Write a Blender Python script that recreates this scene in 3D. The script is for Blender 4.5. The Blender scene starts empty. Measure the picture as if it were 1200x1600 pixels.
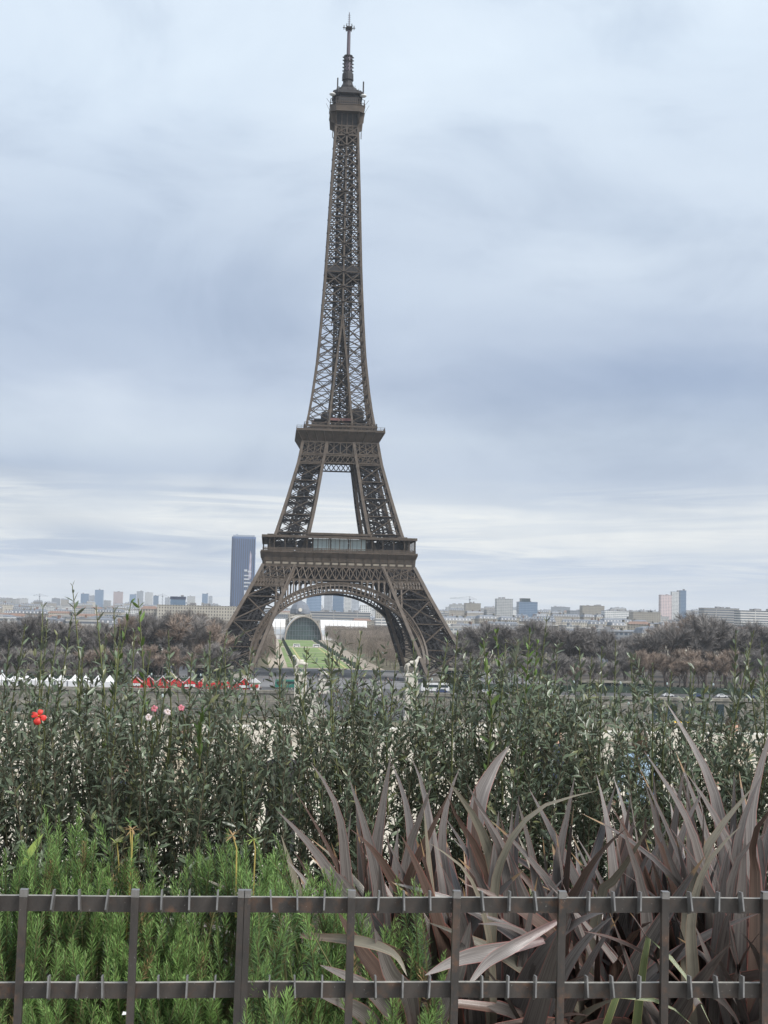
import bpy, math, random
from mathutils import Vector as V, Matrix
R = math.radians
sc = bpy.context.scene
col = sc.collection
random.seed(7)

# ------------------------------------------------------------------ camera
F_PX, YAW, PITCH, ROLL = 2137.4, R(4.75), R(4.235), R(1.3)
EYE = V((0, 0, 1.6))
FWD = V((math.sin(YAW)*math.cos(PITCH), math.cos(YAW)*math.cos(PITCH), math.sin(PITCH)))
_r = V((math.cos(YAW), -math.sin(YAW), 0)); _u = _r.cross(FWD)
RIGHT = _r*math.cos(ROLL) + _u*math.sin(ROLL)
UP = -_r*math.sin(ROLL) + _u*math.cos(ROLL)
cd = bpy.data.cameras.new('camera'); cam = bpy.data.objects.new('camera', cd); col.objects.link(cam)
cd.sensor_fit = 'VERTICAL'; cd.sensor_height = 36; cd.sensor_width = 27
cd.lens = 36*F_PX/1600; cd.clip_start = .05; cd.clip_end = 40000
m = Matrix((RIGHT, UP, -FWD)).transposed().to_4x4(); m.translation = EYE
cam.matrix_world = m; sc.camera = cam

def at(px, py, Y):
    """world point at forward distance Y that the photograph shows at pixel px, py (1200 x 1600)"""
    d = FWD + RIGHT*((px-600)/F_PX) + UP*((800-py)/F_PX)
    return EYE + d*(Y/d.y)

# ------------------------------------------------------------------ sky, sun, exposure
sc.view_settings.view_transform = 'Standard'; sc.view_settings.look = 'None'
sc.view_settings.exposure = .2; sc.view_settings.gamma = 1
SUN_EL, SUN_AZ = R(50), R(132)      # azimuth measured clockwise from +Y
w = bpy.data.worlds.new('World'); sc.world = w; w.use_nodes = True
nt = w.node_tree; N = nt.nodes; L = nt.links
for n in list(N): N.remove(n)
def lin(c):
    return tuple((x/255/12.92 if x <= 10 else ((x/255+.055)/1.055)**2.4) for x in c)
def nd(nt, t, **k):
    n = nt.nodes.new(t)
    for a, b in k.items():
        if isinstance(b, (int, float, str, bool)): setattr(n, a, b)
    return n
def mth(nt, op, a, b=None, c=None):
    n = nt.nodes.new('ShaderNodeMath'); n.operation = op
    for i, x in enumerate((a, b, c)):
        if x is None: continue
        if isinstance(x, (int, float)): n.inputs[i].default_value = x
        else: nt.links.new(x, n.inputs[i])
    return n.outputs[0]
def ramp(nt, fac, stops, interp='LINEAR'):
    n = nt.nodes.new('ShaderNodeValToRGB'); n.color_ramp.interpolation = interp
    e = n.color_ramp.elements
    while len(e) < len(stops): e.new(.5)
    for k, (p, c) in zip(e, stops):
        k.position = p; k.color = (*c, 1) if len(c) == 3 else c
    nt.links.new(fac, n.inputs[0]); return n.outputs[0]
def mixc(nt, fac, a, b, mode='MIX'):
    n = nt.nodes.new('ShaderNodeMix'); n.data_type = 'RGBA'; n.blend_type = mode
    for i, x in ((0, fac), (6, a), (7, b)):
        if isinstance(x, (int, float)): n.inputs[i].default_value = x
        elif isinstance(x, tuple): n.inputs[i].default_value = (*x, 1) if len(x) == 3 else x
        else: nt.links.new(x, n.inputs[i])
    return n.outputs[2]
def noise(nt, vec, scale, detail=4, rough=.55, dist=0):
    n = nt.nodes.new('ShaderNodeTexNoise')
    n.inputs['Scale'].default_value = scale; n.inputs['Detail'].default_value = detail
    n.inputs['Roughness'].default_value = rough; n.inputs['Distortion'].default_value = dist
    if vec is not None: nt.links.new(vec, n.inputs['Vector'])
    return n.outputs['Fac']

sky = nd(nt, 'ShaderNodeTexSky'); sky.sky_type = 'NISHITA'; sky.sun_disc = False
sky.sun_elevation = SUN_EL; sky.sun_rotation = SUN_AZ
tc = nd(nt, 'ShaderNodeTexCoord'); sx = nd(nt, 'ShaderNodeSeparateXYZ'); L.new(tc.outputs['Generated'], sx.inputs[0])
el = mth(nt, 'MULTIPLY', mth(nt, 'ARCSINE', sx.outputs[2]), 180/math.pi)
az = mth(nt, 'MULTIPLY', mth(nt, 'ARCTAN2', sx.outputs[0], sx.outputs[1]), 180/math.pi)
def skyvec(ka, ke, oz):
    c = nd(nt, 'ShaderNodeCombineXYZ')
    L.new(mth(nt, 'MULTIPLY', az, ka), c.inputs[0]); L.new(mth(nt, 'MULTIPLY', el, ke), c.inputs[1]); c.inputs[2].default_value = oz
    return c.outputs[0]
n1 = noise(nt, skyvec(.055, .16, 3.1), 1, 5, .5, .3)
n2 = noise(nt, skyvec(.05, .75, 8.7), 1, 5, .55, .2)
n3 = noise(nt, skyvec(.10, .20, 21.0), 1, 5, .55, .5)
# low thin bands wobble little, the big soft masses higher up wobble more
amp = mth(nt, 'MINIMUM', mth(nt, 'MULTIPLY_ADD', el, .26, 1.5), 7.0)
warp = mth(nt, 'MULTIPLY', mth(nt, 'SUBTRACT', n1, .5), amp)
e2 = mth(nt, 'ADD', mth(nt, 'ADD', el, warp), mth(nt, 'MULTIPLY', mth(nt, 'SUBTRACT', n2, .5), 1.6))
K = 9.7
st = [(-2, (196, 204, 214)), (0, (214, 224, 234)), (.8, (216, 225, 236)), (1.3, (200, 212, 228)), (2.2, (184, 200, 224)), (2.9, (196, 208, 224)),
      (3.5, (222, 226, 229)), (4.1, (214, 221, 228)), (5.0, (194, 205, 220)), (6.0, (184, 198, 219)), (7.4, (190, 204, 222)), (9.4, (181, 196, 219)),
      (12, (181, 197, 220)), (15, (192, 208, 228)), (18, (203, 219, 237)), (22, (211, 228, 245)), (26, (215, 231, 247)), (60, (206, 218, 234))]
cc = ramp(nt, mth(nt, 'DIVIDE', mth(nt, 'ADD', e2, 2), 62), [((e+2)/62, lin(tuple(x+(sum(c)/3-x)*.20+3 for x in c))) for e, c in st])
mod = ramp(nt, n3, [(.3, (.82, .84, .875)), (.5, (1, 1, 1)), (.7, (1.08, 1.07, 1.05))])
cc = mixc(nt, 1, cc, mod, 'MULTIPLY')
# the large cloud masses of this overcast: (azimuth, elevation, half widths, brightness)
wa = mth(nt, 'ADD', az, mth(nt, 'MULTIPLY', mth(nt, 'SUBTRACT', noise(nt, skyvec(.11, .22, 33.0), 1, 5, .55), .5), 9))
we = mth(nt, 'ADD', el, mth(nt, 'MULTIPLY', mth(nt, 'SUBTRACT', noise(nt, skyvec(.09, .30, 41.0), 1, 5, .55), .5), 4.5))
tot = None
for a0, e0, sa, se, am in ((-7, 12.5, 8, 4, -.12), (17, 9.3, 9, 2.3, -.29), (15, 14.2, 7, 1.8, .09), (-7, 8.2, 5, .9, .15), (-9, 5.5, 9, .7, -.14), (-6, 2.4, 9, .8, -.14), (14, 2.6, 7, .7, -.05), (13, 1.1, 8, .6, -.05), (2, 21, 6, 3, .03), (18, 5.6, 9, .9, -.06), (-8, 19, 6, 3, -.04)):
    da = mth(nt, 'DIVIDE', mth(nt, 'SUBTRACT', wa, a0), sa); de = mth(nt, 'DIVIDE', mth(nt, 'SUBTRACT', we if e0 > 5.8 else mth(nt, 'MULTIPLY_ADD', mth(nt, 'SUBTRACT', we, el), .25, el), e0), se)
    g_ = mth(nt, 'MULTIPLY', mth(nt, 'EXPONENT', mth(nt, 'MULTIPLY', mth(nt, 'ADD', mth(nt, 'MULTIPLY', da, da), mth(nt, 'MULTIPLY', de, de)), -1)), am)
    tot = g_ if tot is None else mth(nt, 'ADD', tot, g_)
kb = nd(nt, 'ShaderNodeCombineXYZ')
for i, q in enumerate((1.25, 1.05, .72)): L.new(mth(nt, 'MULTIPLY_ADD', tot, q, 1), kb.inputs[i])
cc = mixc(nt, 1, cc, kb.outputs[0], 'MULTIPLY')
# thin bright rifts low over the horizon
n4 = noise(nt, skyvec(.075, 1.25, 55.0), 1, 6, .62, 1.1)
n5 = noise(nt, skyvec(.09, .35, 71.0), 1, 4, .55, .4)
win = ramp(nt, mth(nt, 'DIVIDE', el, 8), [(.0, (.5, .5, .5)), (.18, (.8, .8, .8)), (.50, (1, 1, 1)), (.72, (0, 0, 0))])
rift = mth(nt, 'MULTIPLY', mth(nt, 'MULTIPLY', ramp(nt, n4, [(.44, (0, 0, 0)), (.60, (1, 1, 1))]), win), ramp(nt, n5, [(.34, (.2, .2, .2)), (.54, (1, 1, 1))]))
cc = mixc(nt, mth(nt, 'MULTIPLY', rift, .92), cc, lin((247, 247, 243)))
cc = mixc(nt, 1, cc, (K, K, K), 'MULTIPLY')
fin = mixc(nt, .9, sky.outputs[0], cc)
bg = nd(nt, 'ShaderNodeBackground'); L.new(fin, bg.inputs[0]); bg.inputs[1].default_value = .1
wo = nd(nt, 'ShaderNodeOutputWorld'); L.new(bg.outputs[0], wo.inputs[0])
sl = bpy.data.lights.new('sun', 'SUN'); sl.energy = 4.0; sl.angle = R(22); sl.color = (1, .965, .92)
so = bpy.data.objects.new('sun', sl); col.objects.link(so)
sd = V((math.sin(SUN_AZ)*math.cos(SUN_EL), math.cos(SUN_AZ)*math.cos(SUN_EL), math.sin(SUN_EL)))
so.rotation_euler = sd.to_track_quat('Z', 'Y').to_euler(); so.location = (0, -20, 60)

# ------------------------------------------------------------------ materials
def mat(name, c, rough=.7, var=.15, scale=3.0, spec=.4, c2=None, island=0, metal=0, stretch=None, detail=5):
    mt = bpy.data.materials.new(name); mt.use_nodes = True; t = mt.node_tree
    p = t.nodes['Principled BSDF']; p.inputs['Roughness'].default_value = rough
    p.inputs['Specular IOR Level'].default_value = spec; p.inputs['Metallic'].default_value = metal
    tc = nd(t, 'ShaderNodeTexCoord'); vec = tc.outputs['Object']
    if stretch:
        mp = nd(t, 'ShaderNodeMapping'); mp.inputs['Scale'].default_value = stretch; t.links.new(vec, mp.inputs[0]); vec = mp.outputs[0]
    f = noise(t, vec, scale, detail, .6)
    a = tuple(x*(1-var) for x in c) if c2 is None else c
    b = tuple(x*(1+var) for x in c) if c2 is None else c2
    out = ramp(t, f, [(.33, a), (.67, b)])
    if island:
        g = nd(t, 'ShaderNodeNewGeometry')
        k = mth(t, 'MULTIPLY_ADD', g.outputs['Random Per Island'], 2*island, 1-island)
        cb = nd(t, 'ShaderNodeCombineXYZ')
        for i in range(3): t.links.new(k, cb.inputs[i])
        out = mixc(t, 1, out, cb.outputs[0], 'MULTIPLY')
    t.links.new(out, p.inputs['Base Color'])
    return mt

def leafmat(name, top, under, rough=.4, island=.3, spec=.5, tint=None, trans=.0):
    mt = mat(name, top, rough, .12, 14, spec, island=island); t = mt.node_tree; p = t.nodes['Principled BSDF']
    src = p.inputs['Base Color'].links[0].from_socket
    g = nd(t, 'ShaderNodeNewGeometry')
    if tint:
        s = mth(t, 'GREATER_THAN', g.outputs['Random Per Island'], tint[0]); src = mixc(t, s, src, tint[1])
    o = mixc(t, g.outputs['Backfacing'], src, under); t.links.new(o, p.inputs['Base Color'])
    if trans:
        tr = nd(t, 'ShaderNodeBsdfTranslucent'); t.links.new(o, tr.inputs[0]); ms = nd(t, 'ShaderNodeMixShader')
        ms.inputs[0].default_value = trans
        t.links.new(p.outputs[0], ms.inputs[1]); t.links.new(tr.outputs[0], ms.inputs[2])
        t.links.new(ms.outputs[0], t.nodes['Material Output'].inputs[0])
    return mt

def wallmat(name, c, win, px=2.7, pz=3.2, wx=.45, wz=.55, rough=.8, var=.1):
    """masonry with rows of dark windows, laid out in the building's own metres"""
    mt = mat(name, c, rough, var, .12); t = mt.node_tree; p = t.nodes['Principled BSDF']
    src = p.inputs['Base Color'].links[0].from_socket
    tc = nd(t, 'ShaderNodeTexCoord'); s = nd(t, 'ShaderNodeSeparateXYZ'); t.links.new(tc.outputs['Object'], s.inputs[0])
    n = nd(t, 'ShaderNodeSeparateXYZ'); t.links.new(tc.outputs['Normal'], n.inputs[0])
    sel = mth(t, 'GREATER_THAN', mth(t, 'ABSOLUTE', n.outputs[0]), .5)
    u = mth(t, 'ADD', mth(t, 'MULTIPLY', s.outputs[1], sel), mth(t, 'MULTIPLY', s.outputs[0], mth(t, 'SUBTRACT', 1, sel)))
    fx = mth(t, 'FRACT', mth(t, 'ADD', mth(t, 'DIVIDE', u, px), 100.25)); fz = mth(t, 'FRACT', mth(t, 'DIVIDE', s.outputs[2], pz))
    a = mth(t, 'LESS_THAN', mth(t, 'ABSOLUTE', mth(t, 'SUBTRACT', fx, .5)), wx/2)
    b = mth(t, 'LESS_THAN', mth(t, 'ABSOLUTE', mth(t, 'SUBTRACT', fz, .5)), wz/2)
    flat = mth(t, 'LESS_THAN', mth(t, 'ABSOLUTE', n.outputs[2]), .5)
    k = mth(t, 'MULTIPLY', mth(t, 'MULTIPLY', a, b), flat)
    oi = nd(t, 'ShaderNodeObjectInfo'); ov = mth(t, 'MULTIPLY_ADD', oi.outputs['Random'], .7, .62); cb = nd(t, 'ShaderNodeCombineXYZ')
    for i in range(3): t.links.new(ov, cb.inputs[i])
    src = mixc(t, 1, src, cb.outputs[0], 'MULTIPLY')
    t.links.new(mixc(t, k, src, win), p.inputs['Base Color'])
    rr = mth(t, 'MULTIPLY_ADD', k, -.55, rough); t.links.new(rr, p.inputs['Roughness'])
    return mt

M = {}
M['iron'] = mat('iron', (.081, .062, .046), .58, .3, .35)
M['iron_dark_shade'] = mat('iron_dark_shade', (.024, .022, .023), .65, .2, .5)  # near-black; on inner tower ironwork it is interior shade put into the colour
M['iron_pale'] = mat('iron_pale', (.30, .26, .205), .6, .12, .6)
M['mast'] = mat('mast', (.10, .08, .10), .5, .1, 1)
M['glass_pale'] = mat('glass_pale', (.42, .50, .49), .12, .08, .3, .6)
M['glass_dark'] = mat('glass_dark', (.03, .045, .05), .1, .2, .2, .6)
M['glass_blue'] = mat('glass_blue', (.10, .16, .24), .12, .2, .05, .6)
M['white'] = mat('white', (.68, .68, .68), .5, .04, .5)
M['dish'] = mat('dish', (.7, .7, .68), .5, .05, 1)
M['stone'] = mat('stone', (.25, .235, .205), .85, .14, .25)
M['stone_white'] = mat('stone_white', (.55, .52, .46), .8, .12, .8)
M['paving'] = mat('paving', (.48, .45, .40), .8, .13, .7)
M['asphalt'] = mat('asphalt', (.07, .07, .072), .85, .2, .3)
M['kerb'] = mat('kerb', (.36, .34, .31), .8, .12, 3)
M['sand'] = mat('sand', (.36, .31, .245), .9, .12, .05)
M['lawn'] = mat('lawn', (.15, .215, .07), .9, .25, .06)
M['soil'] = mat('soil', (.035, .025, .018), .95, .5, 20)
M['red'] = mat('red', (.52, .03, .03), .55, .12, 1)
M['yellow'] = mat('yellow', (.7, .45, .03), .5, .1, 1)
M['rubber'] = mat('rubber', (.02, .02, .02), .8, .1, 5)
M['zinc'] = mat('zinc', (.15, .165, .19), .45, .15, .2)
M['terracotta'] = mat('terracotta', (.20, .13, .10), .8, .2, .3)
M['flat_roof'] = mat('flat_roof', (.24, .24, .245), .85, .2, .1)
M['bark'] = mat('bark', (.12, .10, .09), .9, .2, 1)
M['twig'] = mat('twig', (.205, .19, .178), .9, .2, .25, island=.35)
M['twig_warm'] = mat('twig_warm', (.26, .205, .165), .9, .2, .25, island=.35)
M['twig_clipped'] = mat('twig_clipped', (.205, .172, .142), .9, .2, .15, island=.3)
def vary(name, lo, hi):
    mt = M[name]; t = mt.node_tree; p = t.nodes['Principled BSDF']; src = p.inputs['Base Color'].links[0].from_socket
    oi = nd(t, 'ShaderNodeObjectInfo'); k = mth(t, 'MULTIPLY_ADD', oi.outputs['Random'], hi-lo, lo); cb = nd(t, 'ShaderNodeCombineXYZ')
    for i in range(3): t.links.new(k, cb.inputs[i])
    t.links.new(mixc(t, 1, src, cb.outputs[0], 'MULTIPLY'), p.inputs['Base Color'])
for q in ('twig', 'twig_warm', 'twig_clipped'): vary(q, .72, 1.28)
M['evergreen'] = mat('evergreen', (.03, .05, .035), .8, .3, .5, island=.4)
M['yellow_green'] = mat('yellow_green', (.11, .115, .03), .8, .3, .5, island=.4)
M['stone_wall'] = wallmat('stone_wall', (.34, .31, .265), (.09, .09, .10))
M['cream_wall'] = wallmat('cream_wall', (.44, .41, .35), (.13, .12, .12), 2.9, 3.3, .4, .55)
M['white_wall'] = wallmat('white_wall', (.56, .56, .55), (.16, .19, .22), 3.4, 3.0, .7, .45)
M['band_wall'] = wallmat('band_wall', (.50, .49, .47), (.12, .14, .17), 30, 3.4, .97, .45)
M['grey_wall'] = wallmat('grey_wall', (.34, .36, .39), (.10, .13, .17), 3.2, 3.1, .6, .5)
M['blue_wall'] = wallmat('blue_wall', (.20, .27, .37), (.10, .16, .25), 2.6, 3.2, .7, .6, .3)
M['pink_wall'] = wallmat('pink_wall', (.50, .41, .40), (.22, .22, .26), 3.6, 3.2, .5, .5)
M['fence'] = mat('fence', (.050, .043, .039), .55, 0, 22, .45, c2=(.025, .023, .022), stretch=(1, 1, .5))
def ironwork():
    mt = M['fence']; t = mt.node_tree; p = t.nodes['Principled BSDF']; src = p.inputs['Base Color'].links[0].from_socket
    tc = nd(t, 'ShaderNodeTexCoord'); f = noise(t, tc.outputs['Object'], 26, 6, .7); g_ = noise(t, tc.outputs['Object'], 150, 4, .7); h_ = noise(t, tc.outputs['Object'], 9, 3, .5)
    r = mth(t, 'MULTIPLY', ramp(t, f, [(.50, (0, 0, 0)), (.64, (1, 1, 1))]), ramp(t, h_, [(.45, (.15, .15, .15)), (.65, (1, 1, 1))]))
    c = mixc(t, r, src, (.11, .06, .036)); s_ = ramp(t, g_, [(.66, (0, 0, 0)), (.72, (1, 1, 1))])
    c = mixc(t, mth(t, 'MULTIPLY', s_, .7), c, (.26, .25, .235)); t.links.new(c, p.inputs['Base Color'])
    gz = nd(t, 'ShaderNodeSeparateXYZ'); gn = nd(t, 'ShaderNodeNewGeometry'); t.links.new(gn.outputs['True Normal'], gz.inputs[0])
    dust = mth(t, 'MULTIPLY', mth(t, 'GREATER_THAN', gz.outputs[2], .7), ramp(t, f, [(.30, (.35, .35, .35)), (.6, (1, 1, 1))]))
    c = mixc(t, dust, c, (.30, .285, .25)); t.links.new(c, p.inputs['Base Color'])
    t.links.new(mth(t, 'MULTIPLY_ADD', r, .35, .45), p.inputs['Roughness'])
    b = nd(t, 'ShaderNodeBump'); b.inputs['Strength'].default_value = .35; b.inputs['Distance'].default_value = .001; t.links.new(g_, b.inputs['Height']); t.links.new(b.outputs[0], p.inputs['Normal'])
ironwork()
M['pin'] = mat('pin', (.20, .195, .19), .38, .25, 40, .6, metal=.5)

# ground: dull winter grass, gravel and grey city floor
def groundmat():
    mt = mat('ground', (.085, .082, .045), .95, 0, .03, .2, c2=(.20, .175, .13)); return mt
M['ground'] = groundmat()
def watermat():
    mt = bpy.data.materials.new('water'); mt.use_nodes = True; t = mt.node_tree; p = t.nodes['Principled BSDF']
    p.inputs['Base Color'].default_value = (.035, .045, .035, 1); p.inputs['Roughness'].default_value = .12
    tc = nd(t, 'ShaderNodeTexCoord'); f = noise(t, tc.outputs['Object'], .6, 4)
    b = nd(t, 'ShaderNodeBump'); b.inputs['Strength'].default_value = .5; b.inputs['Distance'].default_value = .3
    t.links.new(f, b.inputs['Height']); t.links.new(b.outputs[0], p.inputs['Normal']); return mt
M['water'] = watermat()
def courses(name, bw, bh, k=.35):
    mt = M[name]; t = mt.node_tree; p = t.nodes['Principled BSDF']; src = p.inputs['Base Color'].links[0].from_socket
    tc = nd(t, 'ShaderNodeTexCoord'); s_ = nd(t, 'ShaderNodeSeparateXYZ'); t.links.new(tc.outputs['Object'], s_.inputs[0]); c = nd(t, 'ShaderNodeCombineXYZ')
    t.links.new(mth(t, 'ADD', s_.outputs[0], s_.outputs[1]), c.inputs[0]); t.links.new(s_.outputs[2], c.inputs[1])
    b = nd(t, 'ShaderNodeTexBrick'); t.links.new(c.outputs[0], b.inputs['Vector']); b.inputs['Scale'].default_value = 1; b.inputs['Brick Width'].default_value = bw; b.inputs['Row Height'].default_value = bh; b.inputs['Mortar Size'].default_value = .03
    b.inputs['Color1'].default_value = (.75, .75, .75, 1); b.inputs['Color2'].default_value = (1.2, 1.18, 1.12, 1); b.inputs['Mortar'].default_value = (k, k, k, 1)
    f = noise(t, tc.outputs['Object'], .35, 6, .7); st = ramp(t, f, [(.35, (.6, .6, .58)), (.6, (1.1, 1.1, 1.1))])
    t.links.new(mixc(t, 1, mixc(t, 1, src, b.outputs['Color'], 'MULTIPLY'), st, 'MULTIPLY'), p.inputs['Base Color'])
courses('stone', 2.4, .8)
def objrand(name, cols, rough=.7):
    mt = bpy.data.materials.new(name); mt.use_nodes = True; t = mt.node_tree; p = t.nodes['Principled BSDF']
    p.inputs['Roughness'].default_value = rough
    oi = nd(t, 'ShaderNodeObjectInfo')
    c = ramp(t, oi.outputs['Random'], [(i/len(cols), x) for i, x in enumerate(cols)], 'CONSTANT')
    tc = nd(t, 'ShaderNodeTexCoord'); f = noise(t, tc.outputs['Object'], 6, 3)
    k = ramp(t, f, [(.3, (.85, .85, .85)), (.7, (1.1, 1.1, 1.1))])
    t.links.new(mixc(t, 1, c, k, 'MULTIPLY'), p.inputs['Base Color']); return mt
M['coat_any'] = objrand('coat_any', [(.02, .022, .03), (.05, .06, .10), (.15, .03, .03), (.03, .03, .03), (.3, .28, .25), (.08, .07, .06), (.10, .14, .22), (.45, .44, .43)])
M['legs_any'] = objrand('legs_any', [(.03, .04, .07), (.02, .02, .02), (.06, .06, .065), (.12, .10, .08)])
M['paint_any'] = objrand('paint_any', [(.5, .5, .5), (.03, .03, .035), (.65, .65, .65), (.15, .16, .18), (.04, .06, .14), (.3, .03, .03)], .3)
M['skin'] = mat('skin', (.50, .31, .23), .55, .06, 8)
M['hair_brown'] = mat('hair_brown', (.05, .028, .016), .5, .3, 30)
M['navy'] = mat('navy', (.02, .03, .065), .75, .2, 12)
M['light_blue'] = mat('light_blue', (.30, .42, .55), .75, .1, 10)
M['cream_cloth'] = mat('cream_cloth', (.55, .48, .38), .8, .1, 10)
M['beige_cloth'] = mat('beige_cloth', (.45, .38, .29), .8, .1, 10)
M['black_cloth'] = mat('black_cloth', (.018, .018, .02), .8, .2, 10)

# ------------------------------------------------------------------ mesh builder
class MB:
    def __init__(s): s.v = []; s.f = []; s.m = []; s.uv = {}
    def face(s, pts, m=0):
        b = len(s.v); s.v.extend(tuple(p) for p in pts); s.f.append(tuple(range(b, b+len(pts)))); s.m.append(m)
    def box(s, x0, x1, y0, y1, z0, z1, m=0):
        b = len(s.v)
        s.v.extend([(x0,y0,z0),(x1,y0,z0),(x1,y1,z0),(x0,y1,z0),(x0,y0,z1),(x1,y0,z1),(x1,y1,z1),(x0,y1,z1)])
        for f in ((3,2,1,0),(4,5,6,7),(0,1,5,4),(1,2,6,5),(2,3,7,6),(3,0,4,7)): s.f.append(tuple(b+i for i in f)); s.m.append(m)
    def hexa(s, lo, hi, m=0):
        b = len(s.v); s.v.extend([tuple(p) for p in lo]+[tuple(p) for p in hi]); n = len(lo)
        s.f.append(tuple(b+i for i in reversed(range(n)))); s.f.append(tuple(b+n+i for i in range(n))); s.m += [m, m]
        for i in range(n):
            j = (i+1) % n; s.f.append((b+i, b+j, b+n+j, b+n+i)); s.m.append(m)
    def bar(s, p, q, w, t=None, m=0, ref=None):
        p = V(p); q = V(q); d = q-p
        if d.length < 1e-6: return
        d.normalize(); t = t or w
        rf = V(ref) if ref else (V((0, 0, 1)) if abs(d.z) < .95 else V((0, 1, 0)))
        a = d.cross(rf)
        if a.length < 1e-4: a = d.cross(V((1, 0, 0)))
        a.normalize(); c = a.cross(d); a *= w/2; c *= t/2
        s.hexa([p-a-c, p+a-c, p+a+c, p-a+c], [q-a-c, q+a-c, q+a+c, q-a+c], m)
    def tube(s, pts, rad, n=6, m=0):
        b = len(s.v); P = [V(p) for p in pts]
        for i, p in enumerate(P):
            d = (P[min(i+1, len(P)-1)]-P[max(i-1, 0)]).normalized()
            rf = V((0, 0, 1)) if abs(d.z) < .9 else V((1, 0, 0))
            a = d.cross(rf).normalized(); c = d.cross(a)
            r = rad[i] if isinstance(rad, (list, tuple)) else rad
            for k in range(n):
                t = 2*math.pi*k/n; s.v.append(tuple(p+a*(r*math.cos(t))+c*(r*math.sin(t))))
        for i in range(len(P)-1):
            for k in range(n):
                k2 = (k+1) % n; s.f.append((b+i*n+k, b+i*n+k2, b+(i+1)*n+k2, b+(i+1)*n+k)); s.m.append(m)
        s.f.append(tuple(b+k for k in reversed(range(n)))); s.f.append(tuple(b+(len(P)-1)*n+k for k in range(n))); s.m += [m, m]
    def lathe(s, prof, n=12, c=(0, 0), m=0):
        b = len(s.v)
        for r, z in prof:
            for k in range(n):
                t = 2*math.pi*(k+.5)/n; s.v.append((c[0]+r*math.cos(t), c[1]+r*math.sin(t), z))
        for i in range(len(prof)-1):
            for k in range(n):
                k2 = (k+1) % n; s.f.append((b+i*n+k, b+i*n+k2, b+(i+1)*n+k2, b+(i+1)*n+k)); s.m.append(m)
        s.f.append(tuple(b+k for k in reversed(range(n)))); s.f.append(tuple(b+(len(prof)-1)*n+k for k in range(n))); s.m += [m, m]
    def sqring(s, levels, m=0):
        """square stack (half width, z) around the axis: a stepped or flaring square body with top and bottom"""
        for (a, z0), (c, z1) in zip(levels, levels[1:]):
            s.hexa([(-a,-a,z0),(a,-a,z0),(a,a,z0),(-a,a,z0)], [(-c,-c,z1),(c,-c,z1),(c,c,z1),(-c,c,z1)], m)
    def mesh(s, name, mats, smooth=False):
        me = bpy.data.meshes.new(name); me.from_pydata(s.v, [], s.f); 
        for x in mats: me.materials.append(x)
        me.polygons.foreach_set('material_index', s.m)
        if smooth: me.polygons.foreach_set('use_smooth', [True]*len(s.f))
        if s.uv:
            ul = me.uv_layers.new(name='UVMap'); lv = [0]*len(me.loops); me.loops.foreach_get('vertex_index', lv)
            fl = []
            for i in lv: fl.extend(s.uv.get(i, (0, 0)))
            ul.data.foreach_set('uv', fl)
        me.update(); return me
    def build(s, name, mats, parent=None, smooth=False, loc=None, rz=0):
        if not isinstance(mats, (list, tuple)): mats = [mats]
        return link(name, s.mesh(name, mats, smooth), parent, loc, rz)
def link(name, me, parent=None, loc=None, rz=0):
    o = bpy.data.objects.new(name, me); col.objects.link(o)
    if parent: o.parent = parent
    if loc is not None: o.location = loc
    if rz: o.rotation_euler = (0, 0, rz)
    return o
def tag(o, label=None, cat=None, group=None, kind=None):
    for k, v in (('label', label), ('category', cat), ('group', group), ('kind', kind)):
        if v: o[k] = v
    return o
def empty(name, loc, label, cat, group=None, rz=0):
    o = bpy.data.objects.new(name, None); col.objects.link(o); o.location = loc; o.rotation_euler = (0, 0, rz)
    return tag(o, label, cat, group)
KIDS = {}
def copy_tree(o, parent=None):
    kids = [c for c in (KIDS.get(o.name) or o.children)]
    KIDS[o.name] = kids
    c = o.copy(); col.objects.link(c)
    if parent: c.parent = parent
    for k in kids: copy_tree(k, c)
    return c
def lerp(tab, h):
    if h <= tab[0][0]: return tab[0][1]
    for (a, b), (c, d) in zip(tab, tab[1:]):
        if h <= c: return b+(d-b)*(h-a)/(c-a)
    return tab[-1][1]
ORD = 'first second third fourth fifth sixth seventh eighth ninth tenth eleventh twelfth thirteenth fourteenth fifteenth sixteenth'.split()
GZ = -28.4      # street level round the tower

# ------------------------------------------------------------------ terrain, river, roads
def terrain_z(x, y):
    z = lerp([(-400, -2.2), (26.4, -2.2), (27, -4), (60, -8), (120, -15), (250, -24.5), (330, -27.2), (383, -28.2), (384, -28.6), (384.4, -37), (508.4, -37), (508.8, -28.6), (1700, -28.6), (2500, -20), (3500, -10), (6000, 4), (9000, 20)], y)
    if y > 1700: z += max(-8, min(26, x*.011))*min(1, (y-1700)/1500)
    return z
g = MB()
ys = [-400, -100, 0, 26.4, 27, 40, 60, 90, 120, 180, 250, 330, 383, 384, 384.4, 508.4, 508.8, 700, 1000, 1400, 1700, 2000, 2500, 3000, 3500, 4500, 6000, 7500, 9000]
xs = [-6500, -3000, -1500, -700, -300, -100, 0, 100, 300, 700, 1500, 2500, 4000, 6500]
for y in ys:
    for x in xs: g.v.append((x, y, terrain_z(x, y)))
nx = len(xs)
for j in range(len(ys)-1):
    for i in range(nx-1): g.f.append((j*nx+i, j*nx+i+1, (j+1)*nx+i+1, (j+1)*nx+i)); g.m.append(0)
tag(g.build('ground', M['ground']), kind='structure')
b = MB(); b.face([(-1500, 384.5, -34.4), (1500, 384.5, -34.4), (1500, 508.3, -34.4), (-1500, 508.3, -34.4)]); tag(b.build('river_water', M['water']), kind='structure')
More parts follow.
